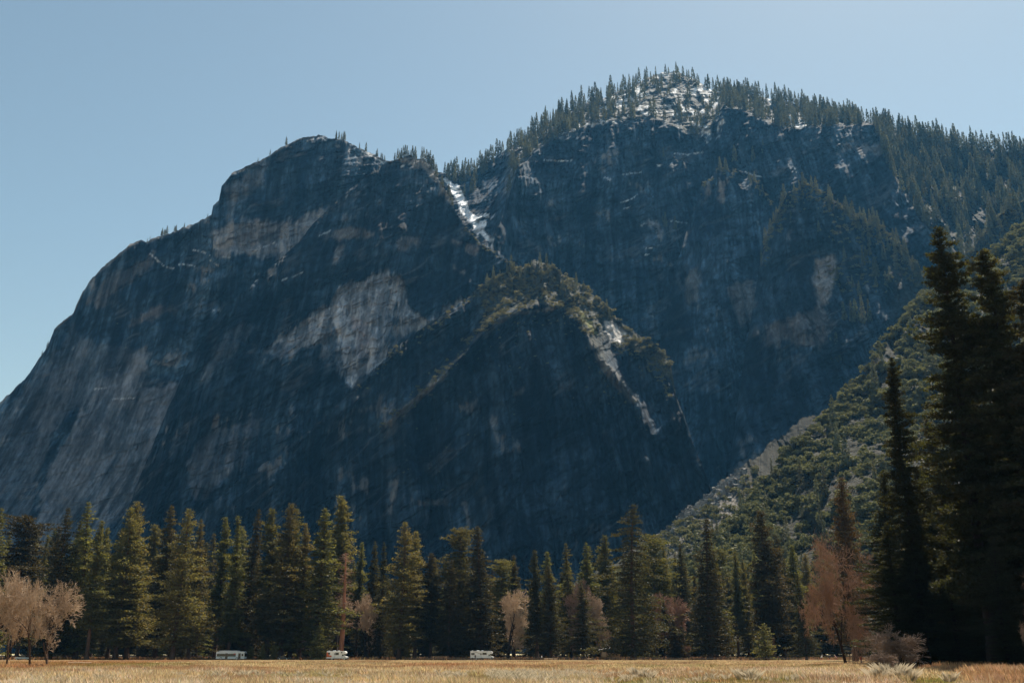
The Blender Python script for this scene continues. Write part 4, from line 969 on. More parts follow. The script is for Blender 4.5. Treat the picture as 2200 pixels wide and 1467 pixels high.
# ------------------------------------------------------------------ meadow grass
def grass():
    rg = np.random.default_rng(5); N = 110000
    u = rg.uniform(0, 1, N); Y = 52+(372-52)*u**1.15; X = rg.uniform(-.60, .66, N)*Y
    py = proj(X, Y, 0*X)[1]; px = proj(X, Y, 0*X)[0]
    keep = ~((np.abs(Y-(352-np.abs(X-40)*.02-np.maximum(0, X-90)**2*.006)) < 2.2) & (X > -42))
    X, Y, px, py = X[keep], Y[keep], px[keep], py[keep]; N = len(X)
    col = meadow_col(X, Y)
    tall = sstep(-.1, .45, fbm(X/7, Y/7, 9.3, 3))
    green = sstep(.05, .0, col[:, 0]-col[:, 1]-.02)
    red = sstep(.10, .17, col[:, 0]-col[:, 1])
    h = (.22+.38*tall)*(1-.65*green)+.12*red
    nearred = poly_mask(px, py, [(1960, 1436), (2200, 1432), (2500, 1430), (2500, 1480), (2100, 1475), (2060, 1450)], 3, 0*px)
    h = h+.45*nearred*rg.uniform(.5, 1, N)
    h = h*np.interp(Y, [60, 180, 300, 372], [1.0, .85, .40, .22])
    nb = 9; w = .012+.00030*Y
    bx = rg.normal(size=(N, nb))*.16*(1+Y[:, None]/150); by = rg.normal(size=(N, nb))*.25
    hh = h[:, None]*rg.uniform(.5, 1.25, (N, nb)); ln = rg.normal(size=(N, nb, 2))*.30*hh[..., None]
    ln[..., 0] += .10*hh
    x0 = X[:, None]+bx; y0 = Y[:, None]+by
    an = rg.uniform(-.9, .9, (N, nb)); wx = np.cos(an)*w[:, None]; wy = np.sin(an)*w[:, None]
    z0 = 0*x0
    V = np.stack([np.stack([x0-wx, y0-wy, z0], -1), np.stack([x0+wx, y0+wy, z0], -1),
                  np.stack([x0+ln[..., 0]*.5+wx*.7, y0+ln[..., 1]*.5+wy*.7, hh*.62], -1), np.stack([x0+ln[..., 0], y0+ln[..., 1], hh], -1)], 2).reshape(-1, 3)
    F = np.arange(N*nb*4).reshape(-1, 4)
    c = col[:, None]*rg.uniform(.65, 1.35, (N, nb, 1))*(1+rg.normal(size=(N, nb, 3))*.05)
    c = np.repeat(np.clip(c, .01, .9).reshape(-1, 3), 4, 0)
    tag(np_mesh('grass', V, F, M['grass'], col=c), kind='stuff')
    # big pale bunches of last year's grass
    T = []
    def bunch(px, py, r, n, hgt):
        Yb = yground(py); T.append((xat(px, Yb), Yb, r, n, hgt))
    for (px, py, r, n, hgt) in [(1918, 1465, .9, 420, 1.3), (1890, 1466, .7, 260, 1.0), (1950, 1466, .8, 260, 1.0), (1372, 1456, .7, 200, .9), (1390, 1458, .6, 160, .75), (1598, 1462, .7, 200, .95), (1618, 1464, .6, 150, .8), (2040, 1466, .5, 120, .8)]: bunch(px, py, r, n, hgt)
    for _ in range(420):
        px = rg.uniform(1050, 1280) if rg.uniform() < .5 else rg.uniform(40, 1800); bunch(px, rg.uniform(1446, 1468), rg.uniform(.2, .5), 50, rg.uniform(.35, .65))
    VV, CC = [], []
    for (x, y, r, n, hgt) in T:
        a = rg.uniform(0, 6.28, n); q = np.sqrt(rg.uniform(0, 1, n))*r; tilt = rg.uniform(.1, .8, n)*(.4+q/r); hh = hgt*rg.uniform(.45, 1.1, n)
        bx, by = x+np.cos(a)*q*.5, y+np.sin(a)*q*.5; tx, ty = bx+np.cos(a)*tilt*hh, by+np.sin(a)*tilt*hh; w = .008
        mx, my = bx+(tx-bx)*.4, by+(ty-by)*.4
        VV.append(np.stack([np.stack([bx-w, by, 0*bx], -1), np.stack([bx+w, by, 0*bx], -1), np.stack([mx+w, my, hh*.62], -1), np.stack([tx, ty, hh*.95], -1)], 1).reshape(-1, 3))
        b = rg.uniform(.75, 1.15, n); CC.append(np.repeat(np.stack([b*.62, b*.52, b*.37], -1), 4, 0))
    V = np.concatenate(VV)
    tag(np_mesh('bunch_grass', V, np.arange(len(V)).reshape(-1, 4), M['grass'], col=np.concatenate(CC)), kind='stuff')
    # forest floor: brown litter and low weeds along the road edge
    N = 26000; X = rg.uniform(-330, 260, N); Y = rg.uniform(390, 500, N); ok = (np.abs(Y-ROAD_Y-4) > 4.2) | (rg.uniform(size=N) < .0); X, Y = X[ok], Y[ok]; N = len(X)
    b = rg.uniform(.6, 1.3, (N, 1)); c = np.where((fbm(X/10, Y/10, 3, 3) > .0)[:, None], np.array([[.22, .11, .05]]), np.array([[.17, .12, .055]]))*b
    h = rg.uniform(.2, .9, N)*np.where(Y > ROAD_Y+8, 1.3, .5); w = rg.uniform(.1, .35, N)
    V = np.stack([np.stack([X-w, Y, 0*X], -1), np.stack([X+w, Y, 0*X], -1), np.stack([X+w*rg.uniform(-1, 1.2, N), Y, h], -1), np.stack([X-w*rg.uniform(-1, 1.2, N), Y+.1, h*rg.uniform(.6, 1.1, N)], -1)], 1).reshape(-1, 3)
    tag(np_mesh('undergrowth', V, np.arange(N*4).reshape(-1, 4), M['grass'], col=np.repeat(c, 4, 0)), kind='stuff')
grass()
# ------------------------------------------------------------------ vehicles, people, small things
class MB:
    def __init__(s): s.V, s.F, s.n = [], [], 0
    def add(s, V, F):
        s.V += [tuple(v) for v in V]; s.F += [tuple(i+s.n for i in f) for f in F]; s.n += len(V); return s
    def box(s, x0, x1, y0, y1, z0, z1):
        V = [(x, y, z) for x in (x0, x1) for y in (y0, y1) for z in (z0, z1)]
        return s.add(V, [(0, 1, 3, 2), (4, 6, 7, 5), (0, 4, 5, 1), (2, 3, 7, 6), (0, 2, 6, 4), (1, 5, 7, 3)])
    def prism(s, prof, y0, y1, inset=0.0):
        """side profile [(x, z)] swept across the width, edges pulled in slightly near both sides"""
        n = len(prof); cx = sum(p[0] for p in prof)/n; cz = sum(p[1] for p in prof)/n
        f = 1-inset; rings = [(y0, f), (y0+inset*1.6, 1), (y1-inset*1.6, 1), (y1, f)] if inset else [(y0, 1), (y1, 1)]
        V = [(cx+(x-cx)*(k if k == 1 else 1-inset*.5), y, cz+(z-cz)*k) for y, k in rings for x, z in prof]; F = []
        for r in range(len(rings)-1):
            for i in range(n): j = (i+1) % n; F.append((r*n+i, r*n+j, (r+1)*n+j, (r+1)*n+i))
        F.append(tuple(range(n-1, -1, -1))); F.append(tuple(range((len(rings)-1)*n, len(rings)*n)))
        return s.add(V, F)
    def cyl(s, c, r, h, axis='y', n=18):
        V = []
        for k in (-.5, .5):
            for i in range(n):
                a = i*2*math.pi/n; p = (math.cos(a)*r, math.sin(a)*r)
                V.append((c[0]+p[0], c[1]+k*h, c[2]+p[1]) if axis == 'y' else (c[0]+p[0], c[1]+p[1], c[2]+k*h))
        F = [(i, (i+1) % n, n+(i+1) % n, n+i) for i in range(n)]+[tuple(range(n-1, -1, -1)), tuple(range(n, 2*n))]
        return s.add(V, F)
    def tube(s, pts, r, sides=6):
        segs = []
        for a, b in zip(pts[:-1], pts[1:]): segs.append([*a, r, *b, r])
        V, F = tubes(segs, sides); return s.add(V, [tuple(f) for f in F])
    def build(s, name, m, parent=None, bevel=0.0, smooth=False):
        me = bpy.data.meshes.new(name); me.from_pydata(s.V, [], s.F); me.update()
        import bmesh
        bm = bmesh.new(); bm.from_mesh(me); bmesh.ops.recalc_face_normals(bm, faces=bm.faces); bm.to_mesh(me); bm.free()
        if smooth: me.polygons.foreach_set('use_smooth', [True]*len(me.polygons))
        me.materials.append(m); o = bpy.data.objects.new(name, me); C.objects.link(o)
        if parent: o.parent = parent
        if bevel:
            b = o.modifiers.new('bevel', 'BEVEL'); b.width = bevel; b.segments = 2; b.limit_method = 'ANGLE'
        return o
V_ = {'white': noisy(mat('white_paint', (.72, .72, .69), .35), .7, .05), 'grey': mat('bus_grey_roof', (.60, .60, .58), .5), 'glass': mat('dark_glass', (.012, .016, .02), .08, spec=.6),
      'black': mat('black_rubber', (.02, .02, .02), .8), 'chrome': mat('wheel_metal', (.55, .55, .55), .3, .8), 'orange': mat('orange_panel', (.50, .11, .035), .5),
      'red': mat('red_sign', (.55, .05, .03), .5), 'green': mat('green_stripe', (.03, .16, .09), .5), 'brown': mat('brown_stripe', (.16, .08, .05), .6), 'navy': mat('dark_car_paint', (.02, .025, .035), .2),
      'silver': mat('silver_paint', (.45, .46, .47), .3, .4), 'wood': noisy(mat('weathered_wood', (.32, .21, .12), .9), 2, .3), 'woodd': noisy(mat('dark_post_wood', (.05, .035, .025), .95), 2, .3),
      'skin': mat('skin', (.52, .32, .22), .6), 'shirtw': mat('white_shirt', (.7, .7, .68), .9), 'shirtd': mat('dark_jacket', (.035, .03, .035), .9), 'shirtp': mat('pink_shirt', (.55, .28, .25), .9),
      'pants': mat('dark_trousers', (.03, .035, .05), .9), 'hair': mat('dark_hair', (.03, .02, .015), .8), 'redc': mat('red_jacket', (.55, .04, .03), .8), 'lamp': mat('lamp_glass', (.8, .8, .75), .15)}
def wheel(parent, x, y, r, w=.28):
    t = MB().cyl((x, y, r), r, w, n=24).build('tyre', V_['black'], None, .03)
    return t
def add_wheels(root, xs, ys, r, w=.28):
    for x in xs:
        for y in ys:
            wl = MB().cyl((x, y, r), r, w, n=24).build('wheel', V_['black'], root, .03)
            s = 1 if y > 0 else -1
            MB().cyl((x, y+s*(w/2+.012), r), r*.55, .03, n=16).build('rim', V_['chrome'], wl)
def put_vehicle(root, pxc, Y, rz=0.0):
    root.location = (xat(pxc, Y, 1.5), Y, 0); root.rotation_euler = (0, 0, rz)

# motorhome, length along +x (front), width along y; side facing the camera is y<0
def motorhome(L, kind):
    r = empty('motorhome'); W = 1.2
    f = L/2; b = -L/2
    MB().prism([(b, .55), (b, 3.0), (b+.12, 3.12), (f-1.3, 3.12), (f-.75, 3.05), (f-.42, 2.75), (f-.40, 2.35), (f-.75, 2.12), (f-1.75, 2.05), (f-1.9, .55)], -W, W, .03).build('body', V_['white'], r, .05)
    MB().prism([(f-1.95, .5), (f-1.95, 2.03), (f-1.45, 2.03), (f-.98, 1.38), (f-.30, 1.24), (f+.06, 1.06), (f+.10, .5)], -.98, .98, .05).build('cab', V_['white'], r, .06)
    MB().prism([(f-1.28, 1.42), (f-1.66, 1.94), (f-1.60, 1.98), (f-1.52, 1.99), (f-1.05, 1.42)], -.86, .86).build('windscreen', V_['glass'], r)
    for s in (-1, 1): MB().prism([(f-1.86, 1.36), (f-1.86, 1.92), (f-1.60, 1.92), (f-1.22, 1.36)], s*.99-.012, s*.99+.012).build('window', V_['glass'], r)
    def win(x0, x1, z0, z1):
        w = MB().box(x0, x1, -W-.012, -W+.01, z0, z1).build('window', V_['glass'], r, .02)
        MB().box(x0-.04, x1+.04, -W-.008, -W+.005, z0-.04, z1+.04).build('frame', V_['black'], w)
    if kind == 'a':
        win(b+.55, b+1.25, 1.9, 2.55); win(b+3.3, b+4.6, 1.75, 2.55); win(f-2.15, f-1.65, 2.45, 2.75)
        MB().add([(b+.02, -W-.016, 1.0), (b+1.9, -W-.016, 1.0), (b+2.0, -W-.016, 1.5), (b+.9, -W-.016, 1.75), (b+.5, -W-.016, 2.3), (b+.65, -W-.016, 2.85), (b+.02, -W-.016, 2.6),
                  (b+.02, -W-.004, 1.0), (b+1.9, -W-.004, 1.0), (b+2.0, -W-.004, 1.5), (b+.9, -W-.004, 1.75), (b+.5, -W-.004, 2.3), (b+.65, -W-.004, 2.85), (b+.02, -W-.004, 2.6)],
                 [(0, 1, 2, 3, 4, 5, 6), (13, 12, 11, 10, 9, 8, 7)]+[(i, (i+1) % 7, 7+(i+1) % 7, 7+i) for i in range(7)]).build('orange_panel', V_['orange'], r)
        MB().box(b+2.75, b+3.2, -W-.014, -W+.01, .75, 2.5).build('door', V_['grey'], r, .02)
        MB().box(b+2.85, b+3.1, -W-.02, -W-.012, 1.85, 2.35).build('door_window', V_['glass'], r)
    else:
        win(b+.35, b+1.5, 1.85, 2.4); win(b+4.4, b+5.9, 1.85, 2.5)
        MB().box(b+3.55, b+4.15, -W-.014, -W+.01, .7, 2.5).build('door', V_['grey'], r, .02)
        MB().box(b+3.65, b+4.05, -W-.02, -W-.012, 1.8, 2.35).build('door_window', V_['glass'], r)
        q = MB()
        for pts in ([(b+.9, 2.85), (b+2.6, 2.5), (b+3.6, 2.1), (b+5.6, 1.9)], [(b+1.4, 2.75), (b+2.4, 2.6), (b+3.4, 2.3)], [(b+.1, 1.55), (b+2.2, 1.45), (b+3.4, 1.15)], [(b+.3, 2.95), (f-1.9, 2.9)]):
            for (x1, z1), (x2, z2) in zip(pts[:-1], pts[1:]): q.add([(x1, -W-.014, z1-.03), (x2, -W-.014, z2-.03), (x2, -W-.014, z2+.04), (x1, -W-.014, z1+.04)], [(0, 1, 2, 3)])
        q.build('stripe', V_['brown'], r)
    a = MB().box(b+2.2, b+3.1, -.4, .4, 3.12, 3.36).build('roof_vent', V_['white'], r, .06)
    MB().box(b+3.9, b+4.6, -.35, .35, 3.12, 3.3).build('roof_vent', V_['white'], r, .05)
    MB().box(b+.4, b+.9, -.3, .3, 3.12, 3.24).build('roof_vent', V_['white'], r, .04)
    add_wheels(r, (b+2.1, f-.85), (-.98, .98), .40)
    MB().box(f+.06, f+.2, -1.0, 1.0, .42, .68).build('bumper', V_['black'], r, .04)
    MB().box(f+.03, f+.11, -.45, .45, .74, 1.0).build('grille', V_['black'], r, .02)
    for s in (-1, 1):
        MB().box(f-.04, f+.1, s*.78-.14, s*.78+.14, .8, 1.02).build('headlight', V_['lamp'], r, .02)
        m = MB(); m.box(f-1.25, f-1.1, s*1.16-.06, s*1.16+.06, 1.35, 1.7); m.tube([(f-1.18, s*.95, 1.4), (f-1.18, s*1.16, 1.45)], .02); m.build('mirror', V_['black'], r, .02)
    MB().box(b-.1, b, -1.0, 1.0, .5, .7).build('rear_bumper', V_['grey'], r, .03)
    return r
a = motorhome(7.6, 'a'); put_vehicle(a, 725, ROAD_Y+1.5, -.12)
tag(a, 'white motorhome with an orange and red rear panel, parked beside the red snag', 'motorhome', 'motorhomes on the road')
b = motorhome(8.4, 'b'); put_vehicle(b, 1036, ROAD_Y-5, -.06)
tag(b, 'white motorhome with thin dark stripes on its side and a person beside it', 'motorhome', 'motorhomes on the road')
def bus():
    r = empty('bus'); L = 10.8; W = 1.27; f = L/2; b = -L/2
    MB().prism([(b, .35), (b, 2.75), (b+.25, 2.95), (b+2.2, 3.15), (b+7.6, 3.15), (b+8.6, 3.0), (f-.35, 2.98), (f-.06, 2.75), (f, 1.2), (f, .35)], -W, W, .03).build('body', V_['white'], r, .07)
    MB().box(b+.35, b+7.55, -W-.012, -W+.02, 1.28, 2.22).build('window_band', V_['glass'], r, .03)
    MB().box(b+.35, b+9.2, W-.02, W+.012, 1.28, 2.22).build('window_band', V_['glass'], r, .03)
    for x in (b+3.55, f-2.3):
        d = MB().box(x, x+.95, -W-.02, -W+.02, .45, 2.35).build('door', V_['glass'], r, .02)
        MB().box(x+.455, x+.495, -W-.03, -W-.018, .45, 2.35).build('door_frame', V_['black'], d)
    MB().box(f-.05, f+.02, -1.1, 1.1, 1.15, 2.35).build('windscreen', V_['glass'], r, .03)
    MB().box(f-1.1, f-.35, -W-.014, -W+.02, 1.3, 2.2).build('window', V_['glass'], r, .02)
    MB().box(f-.06, f+.03, -.75, .75, 2.45, 2.68).build('destination_sign', V_['black'], r, .02)
    MB().box(b+6.75, b+7.5, -W-.022, -W-.008, 2.0, 2.3).build('route_sign', V_['red'], r, .01)
    MB().box(b+.1, b+7.6, -W-.010, -W+.01, 1.08, 1.2).build('stripe', V_['green'], r)
    MB().box(b+1.0, b+8.2, -W+.12, W-.12, 3.15, 3.3).build('roof_unit', V_['grey'], r, .1)
    add_wheels(r, (b+2.0, f-2.75), (-1.13, 1.13), .48, .3)
    for s in (-1, 1):
        MB().box(f-.02, f+.04, s*.95-.16, s*.95+.16, .6, .8).build('headlight', V_['lamp'], r, .02)
        m = MB(); m.box(f+.12, f+.22, s*1.3-.08, s*1.3+.08, 1.9, 2.3); m.tube([(f, s*1.2, 2.4), (f+.17, s*1.3, 2.3)], .025); m.build('mirror', V_['black'], r, .02)
    MB().box(f-.02, f+.12, -1.2, 1.2, .3, .52).build('bumper', V_['black'], r, .03)
    return r
b = bus(); put_vehicle(b, 497, ROAD_Y+2, -.10); tag(b, 'white and green shuttle bus with dark window band on the valley road', 'bus')
def car(kind='saloon'):
    r = empty('parked_car'); L = 4.6 if kind == 'saloon' else 5.4; f = L/2; b = -L/2
    body = [(b, .35), (b, .85), (b+.1, .95), (b+.9, 1.0), (f-1.4, .95), (f-.25, .78), (f, .6), (f, .35)]
    MB().prism(body, -.88, .88, .05).build('body', V_['navy' if kind == 'saloon' else 'silver'], r, .06)
    g = [(b+.45, .97), (b+1.0, 1.40), (f-2.2, 1.43), (f-1.25, .95)] if kind == 'saloon' else [(b+2.0, .97), (b+2.1, 1.72), (f-2.0, 1.74), (f-1.35, .95)]
    h = MB().prism(g, -.76, .76, .06).build('cabin_glass', V_['glass'], r, .05)
    MB().prism([(g[1][0]+.02, g[1][1]-.02), (g[1][0]+.15, g[1][1]+.05), (g[2][0]-.1, g[2][1]+.05), (g[2][0]-.02, g[2][1]-.02)], -.72, .72, .04).build('roof', V_['navy' if kind == 'saloon' else 'silver'], r, .03)
    add_wheels(r, (b+.9, f-.9), (-.80, .80), .33, .2)
    for s in (-1, 1):
        MB().box(f-.12, f+.015, s*.65-.15, s*.65+.15, .6, .72).build('headlight', V_['lamp'], r, .02)
        MB().box(b-.015, b+.1, s*.65-.15, s*.65+.15, .68, .82).build('tail_light', V_['red'], r, .02)
    MB().box(f-.06, f+.05, -.8, .8, .34, .5).build('bumper', V_['black'], r, .03)
    return r
c = car(); put_vehicle(c, 611, ROAD_Y+3, -.25); tag(c, 'dark low saloon car on the road beside the round young pine', 'car')
c = car('pickup'); put_vehicle(c, 50, ROAD_Y+2, .05); tag(c, 'silver pickup truck half hidden behind the bare trees at the photo edge', 'pickup truck'); c.name = 'pickup_truck'

# people: one skinned body each
def person(name, joints, edges, radii, loc, rz, cloth, skin_from, parts, lab, scale=1.0):
    me = bpy.data.meshes.new(name+'_body'); me.from_pydata([Vector(j)*scale for j in joints], edges, []); me.update()
    o = bpy.data.objects.new(name, me); C.objects.link(o); o.location = loc; o.rotation_euler = (0, 0, rz)
    sk = o.modifiers.new('skin', 'SKIN')
    for i, rr in enumerate(radii):
        v = me.skin_vertices[0].data[i]; v.radius = (rr*scale, rr*scale*.85) if i not in (1, 2) else (rr*scale*1.25, rr*scale*.8)
    me.skin_vertices[0].data[0].use_root = True
    ss = o.modifiers.new('sub', 'SUBSURF'); ss.levels = 1; ss.render_levels = 1
    bpy.context.view_layer.update()
    dg = bpy.context.evaluated_depsgraph_get(); ev = bpy.data.meshes.new_from_object(o.evaluated_get(dg))
    vb = [v.co.copy() for v in ev.vertices]; fb = [tuple(p.vertices) for p in ev.polygons]
    hd = [p for p in parts if p[0] == 'head'][0]; n, mm = 14, 9; k0 = len(vb); pos, rad, sc3 = hd[2], hd[3], hd[4]
    for a_ in range(mm+1):
        th = math.pi*a_/mm
        for c_ in range(n):
            ph = 2*math.pi*c_/n; nose = .018 if (a_ == 5 and c_ == 10) else 0.0
            vb.append(Vector((pos[0]*scale+rad*sc3[0]*math.sin(th)*math.cos(ph), pos[1]*scale+rad*sc3[1]*math.sin(th)*math.sin(ph)-nose, pos[2]*scale+rad*sc3[2]*math.cos(th))))
    nbody = len(fb)
    fb += [(k0+a_*n+c_, k0+a_*n+(c_+1) % n, k0+(a_+1)*n+(c_+1) % n, k0+(a_+1)*n+c_) for a_ in range(mm) for c_ in range(n)]
    m2 = bpy.data.meshes.new(name); m2.from_pydata(vb, [], fb); m2.update()
    for mt in (cloth, V_['pants'], V_['skin'], V_['black']): m2.materials.append(mt)
    for i_, p in enumerate(m2.polygons):
        c_ = p.center/scale
        p.material_index = 2 if (i_ >= nbody or c_.z > 1.50) else 3 if c_.z < .09 else 1 if c_.z < .93 else 0
        if i_ < nbody and abs(c_.x) > .2 and c_.z < 1.0: p.material_index = 2
        p.use_smooth = True
    old = o; o = bpy.data.objects.new(name, m2); C.objects.link(o); o.location = loc; o.rotation_euler = (0, 0, rz); bpy.data.objects.remove(old); bpy.data.meshes.remove(me)
    parts = [p for p in parts if p[0] != 'head']
    tag(o, lab, 'person')
    for (pn_, mtl, pos, rad, sc3) in parts:
        bm_ = MB(); n, mm = 12, 8; V = []
        for a in range(mm+1):
            th = math.pi*a/mm
            for b_ in range(n): ph = 2*math.pi*b_/n; V.append((pos[0]*scale+rad*sc3[0]*math.sin(th)*math.cos(ph), pos[1]*scale+rad*sc3[1]*math.sin(th)*math.sin(ph), pos[2]*scale+rad*sc3[2]*math.cos(th)))
        F = [(a*n+b_, a*n+(b_+1) % n, (a+1)*n+(b_+1) % n, (a+1)*n+b_) for a in range(mm) for b_ in range(n)]
        bm_.add(V, F).build(pn_, mtl, o, smooth=True)
    return o
STAND = [(0, 0, .95), (0, 0, 1.15), (0, .01, 1.40), (0, 0, 1.52), (0, .01, 1.64), (-.19, 0, 1.42), (-.25, .02, 1.15), (-.24, -.08, .90), (.19, 0, 1.42), (.25, .02, 1.15), (.24, -.08, .90),
         (-.1, 0, .90), (-.12, -.02, .50), (-.12, .02, .08), (-.13, -.14, .04), (.1, 0, .90), (.12, -.02, .50), (.12, .02, .08), (.13, -.14, .04)]
EDG = [(0, 1), (1, 2), (2, 3), (3, 4), (2, 5), (5, 6), (6, 7), (2, 8), (8, 9), (9, 10), (0, 11), (11, 12), (12, 13), (13, 14), (0, 15), (15, 16), (16, 17), (17, 18)]
RAD = [.14, .14, .15, .06, .09, .075, .05, .035, .075, .05, .035, .10, .07, .05, .04, .10, .07, .05, .04]
HEAD = lambda p, hm='hair': [('head', V_['skin'], p, .105, (.85, .95, 1.15)), ('hair', V_[hm], (p[0], p[1]+.025, p[2]+.035), .108, (.92, .95, 1.05))]
Yp = ROAD_Y-11; person('person', STAND, EDG, RAD, (xat(1021, Yp), Yp, 0), .3, V_['shirtd'], 0, HEAD((0, -.01, 1.68)), 'person in dark clothes standing by the wheel of the striped motorhome', 1.12)
RIDE = [(0, .18, .98), (0, .02, 1.18), (0, -.20, 1.38), (0, -.28, 1.47), (0, -.33, 1.56), (-.18, -.20, 1.36), (-.22, -.40, 1.15), (-.2, -.58, 1.02), (.18, -.20, 1.36), (.22, -.40, 1.15), (.2, -.58, 1.02),
        (-.1, .16, .93), (-.12, -.22, .78), (-.12, -.05, .34), (-.12, -.18, .28), (.1, .16, .93), (.12, -.20, .95), (.12, .02, .55), (.12, -.10, .48)]
def bicycle(loc, rz, lab):
    r = empty('bicycle', loc, rz); tag(r, lab, 'bicycle', 'bicycles on the path')
    for y in (-.52, .52):
        w = MB(); pts = [(0, y+.34*math.cos(a), .34+.34*math.sin(a)) for a in np.linspace(0, 2*math.pi, 25)]; w.tube(pts, .022); w.build('wheel', V_['black'], r)
    m = MB(); m.tube([(0, .52, .34), (0, .18, .88), (0, -.36, .86), (0, -.52, .34)], .02); m.tube([(0, .52, .34), (0, .05, .30), (0, .18, .88)], .02); m.tube([(0, .05, .30), (0, -.36, .82)], .02); m.build('frame', V_['red'], r)
    MB().box(-.06, .06, .08, .32, .90, .95).build('saddle', V_['black'], r, .02)
    m = MB(); m.tube([(-.28, -.50, 1.0), (0, -.40, 1.02), (.28, -.50, 1.0)], .016); m.tube([(0, -.36, .84), (0, -.40, 1.02)], .016); m.build('handlebar', V_['black'], r)
    return r
def path_y(x): return 352-abs(x-40)*.02-max(0, x-90)**2*.006
def rider(px, rz, cl, lab, blab, dy=0.0):
    x = xat(px, 345); y = path_y(x)+dy; x = xat(px, y)
    person('person', RIDE, EDG, RAD, (x, y, .0), rz, V_[cl], 0, HEAD((0, -.35, 1.62), 'shirtw'), lab, 1.0); bicycle((x, y, 0), rz, blab)
rider(1765, 1.45, 'shirtw', 'cyclist in a white top leaning over the handlebars, under the drooping tree', 'bicycle ridden by the cyclist in the white top')
rider(1797, -1.5, 'shirtp', 'cyclist in a pink top riding the other way, under the drooping tree', 'bicycle ridden by the cyclist in the pink top')
rider(1782, 1.5, 'shirtd', 'cyclist in dark clothes between the white and the pink one', 'bicycle ridden by the cyclist in dark clothes', 1.2)
x = xat(1851, 190); person('person', STAND, EDG, RAD, (x, 190.0, 0), .8, V_['redc'], 0, HEAD((0, -.01, 1.68)), 'person in a red jacket half hidden beside the low sprawling bush', .95)
Yp = 362.0; person('person', STAND, EDG, RAD, (xat(1190, Yp), Yp, 0), -1.2, V_['shirtd'], 0, HEAD((0, -.01, 1.68)), 'walker in dark top right of the dark pine trunk with bare lower stem', 1.0)
person('person', STAND, EDG, RAD, (xat(1164, Yp), Yp, 0), 1.0, V_['shirtw'], 0, HEAD((0, -.01, 1.68)), 'walker in pale top between two dark pine trunks', .95)

# picnic table
def picnic(loc, rz, lab):
    r = empty('picnic_table', loc, rz); tag(r, lab, 'picnic table')
    t = MB()
    for k in range(5): t.box(-1.6, 1.6, -.42+k*.17, -.42+k*.17+.15, .80, .85)
    t.build('table_top', V_['wood'], r, .01)
    for y in (-.95, .65): MB().box(-1.6, 1.6, y, y+.28, .48, .53).build('bench', V_['wood'], r, .01)
    for x in (-1.2, 1.2):
        m = MB(); m.tube([(x, -.85, 0), (x, -.3, .8)], .05, 4); m.tube([(x, .85, 0), (x, .3, .8)], .05, 4); m.tube([(x, -.85, .45), (x, .85, .45)], .05, 4); m.build('leg', V_['wood'], r)
    r.scale = (2.0, 1.6, 1.55)
picnic((xat(945, 378), 378.0, 0), .15, 'wooden picnic table with benches in the sunny gap between pine trunks')
# low rail with posts along the footpath
def fence():
    r = empty('rail_fence', (0, 0, 0)); tag(r, 'long low dark post and rail fence behind the pale footpath', 'fence')
    n = 44; xs = np.linspace(-36, 103, n); q = MB()
    for i, x in enumerate(xs):
        y = path_y(x)+2.2; MB().box(x-.09, x+.09, y-.09, y+.09, 0, .95 if i % 3 else 1.05).build('post', V_['woodd'], r)
    for a, b_ in zip(xs[:-1], xs[1:]): q.tube([(a, path_y(a)+2.2, .72), (b_, path_y(b_)+2.2, .72)], .07, 4)
    q.build('rail', V_['woodd'], r)
fence()
i = 0
for px in (1075, 1120, 1160, 1205, 1250, 1270, 1313, 1352, 1375, 1418, 1440, 1461, 1482, 1504, 1526, 1549, 1569, 1591, 1613, 1635, 1656):
    pass
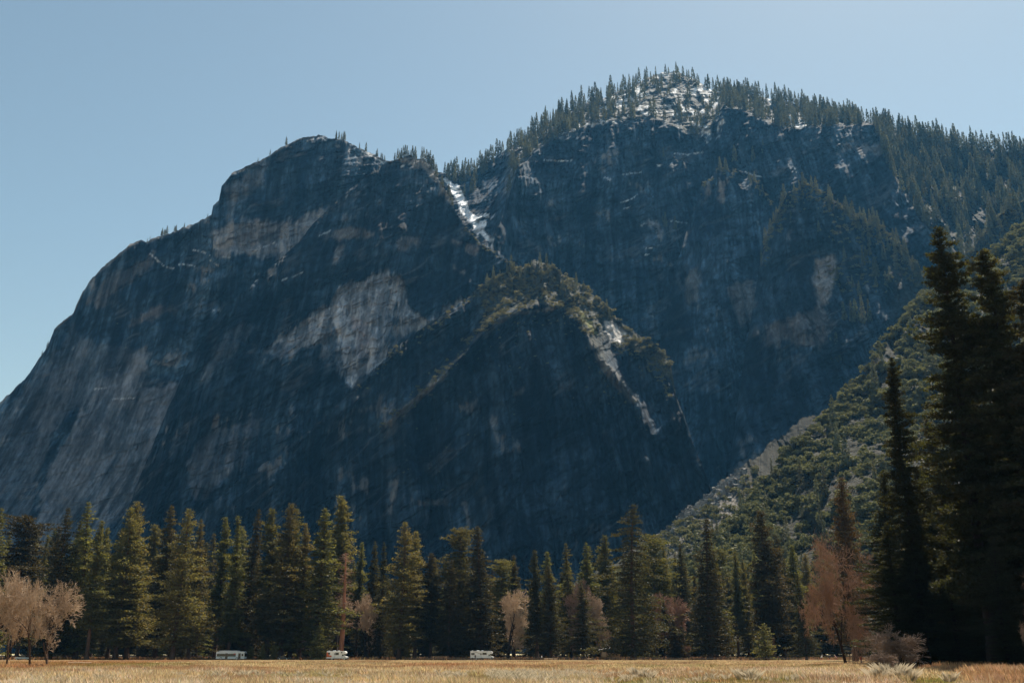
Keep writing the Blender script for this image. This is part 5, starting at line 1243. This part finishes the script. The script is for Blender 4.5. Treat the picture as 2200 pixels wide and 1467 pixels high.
# notice board and toilet hut among the trees
r = empty('notice_board', (xat(1298, 362), 362.0, 0)); tag(r, 'brown notice board on two posts left of the giant dark pine', 'notice board')
MB().box(-.85, -.7, -.08, .08, 0, 3.0).build('post', V_['brown'], r); MB().box(.7, .85, -.08, .08, 0, 3.0).build('post', V_['brown'], r); MB().box(-.7, .7, -.05, .05, 1.2, 2.7).build('panel', V_['wood'], r)
r = empty('wooden_shelter', (xat(1312, 400), 400.0, 0)); tag(r, 'low shelter with pale sunlit roof behind the notice board, left of the giant dark pine', 'shelter')
MB().prism([(-4.6, 3.5), (0, 4.3), (4.6, 3.5), (4.6, 3.62), (0, 4.45), (-4.6, 3.62)], -2.5, 2.5).build('roof', V_['grey'], r)
for x in (-4, 4):
    for y in (-2, 2): MB().box(x-.12, x+.12, y-.12, y+.12, 0, 3.55).build('post', V_['woodd'], r)
MB().box(-3.8, 3.8, 1.85, 1.95, 0, 2.4).build('wall', V_['wood'], r)
# litter of pale logs
for j, (px, Y, L, rz, lab) in enumerate([(1183, 372, 5, .3, 'pale fallen log beside the walker in the dark top'), (170, 190, 4, .4, 'fallen branch in the red grass right of the bare clump'), (1268, 374, 3, .1, 'short pale stump log left of the notice board')]):
    m = MB(); m.tube([(-L/2, 0, .3), (-L/6, .1, .34), (L/2, -.1, .25)], .24, 8); o = m.build('fallen_log', V_['wood'], None); o.location = (xat(px, Y), Y, 0); o.rotation_euler = (0, 0, rz); tag(o, lab, 'log')
# ------------------------------------------------------------------ the valley air
hz = bpy.data.materials.new('haze_air'); hz.use_nodes = True; nt = hz.node_tree; nt.nodes.remove(nt.nodes['Principled BSDF'])
pv = nt.nodes.new('ShaderNodeVolumePrincipled'); pv.inputs['Color'].default_value = (.15, .52, 1.0, 1)
pv.inputs['Density'].default_value = HAZE; pv.inputs['Anisotropy'].default_value = .25
nt.links.new(pv.outputs[0], nt.nodes['Material Output'].inputs['Volume'])
h = 3700.0
V = np.array([(x, y, z) for x in (-h, h) for y in (-h, h) for z in (-1.0, 1700.0)], np.float32)
F = np.array([(0, 1, 3, 2), (4, 6, 7, 5), (0, 4, 5, 1), (2, 3, 7, 6), (0, 2, 6, 4), (1, 5, 7, 3)])
tag(np_mesh('haze', V, F, hz), kind='stuff')
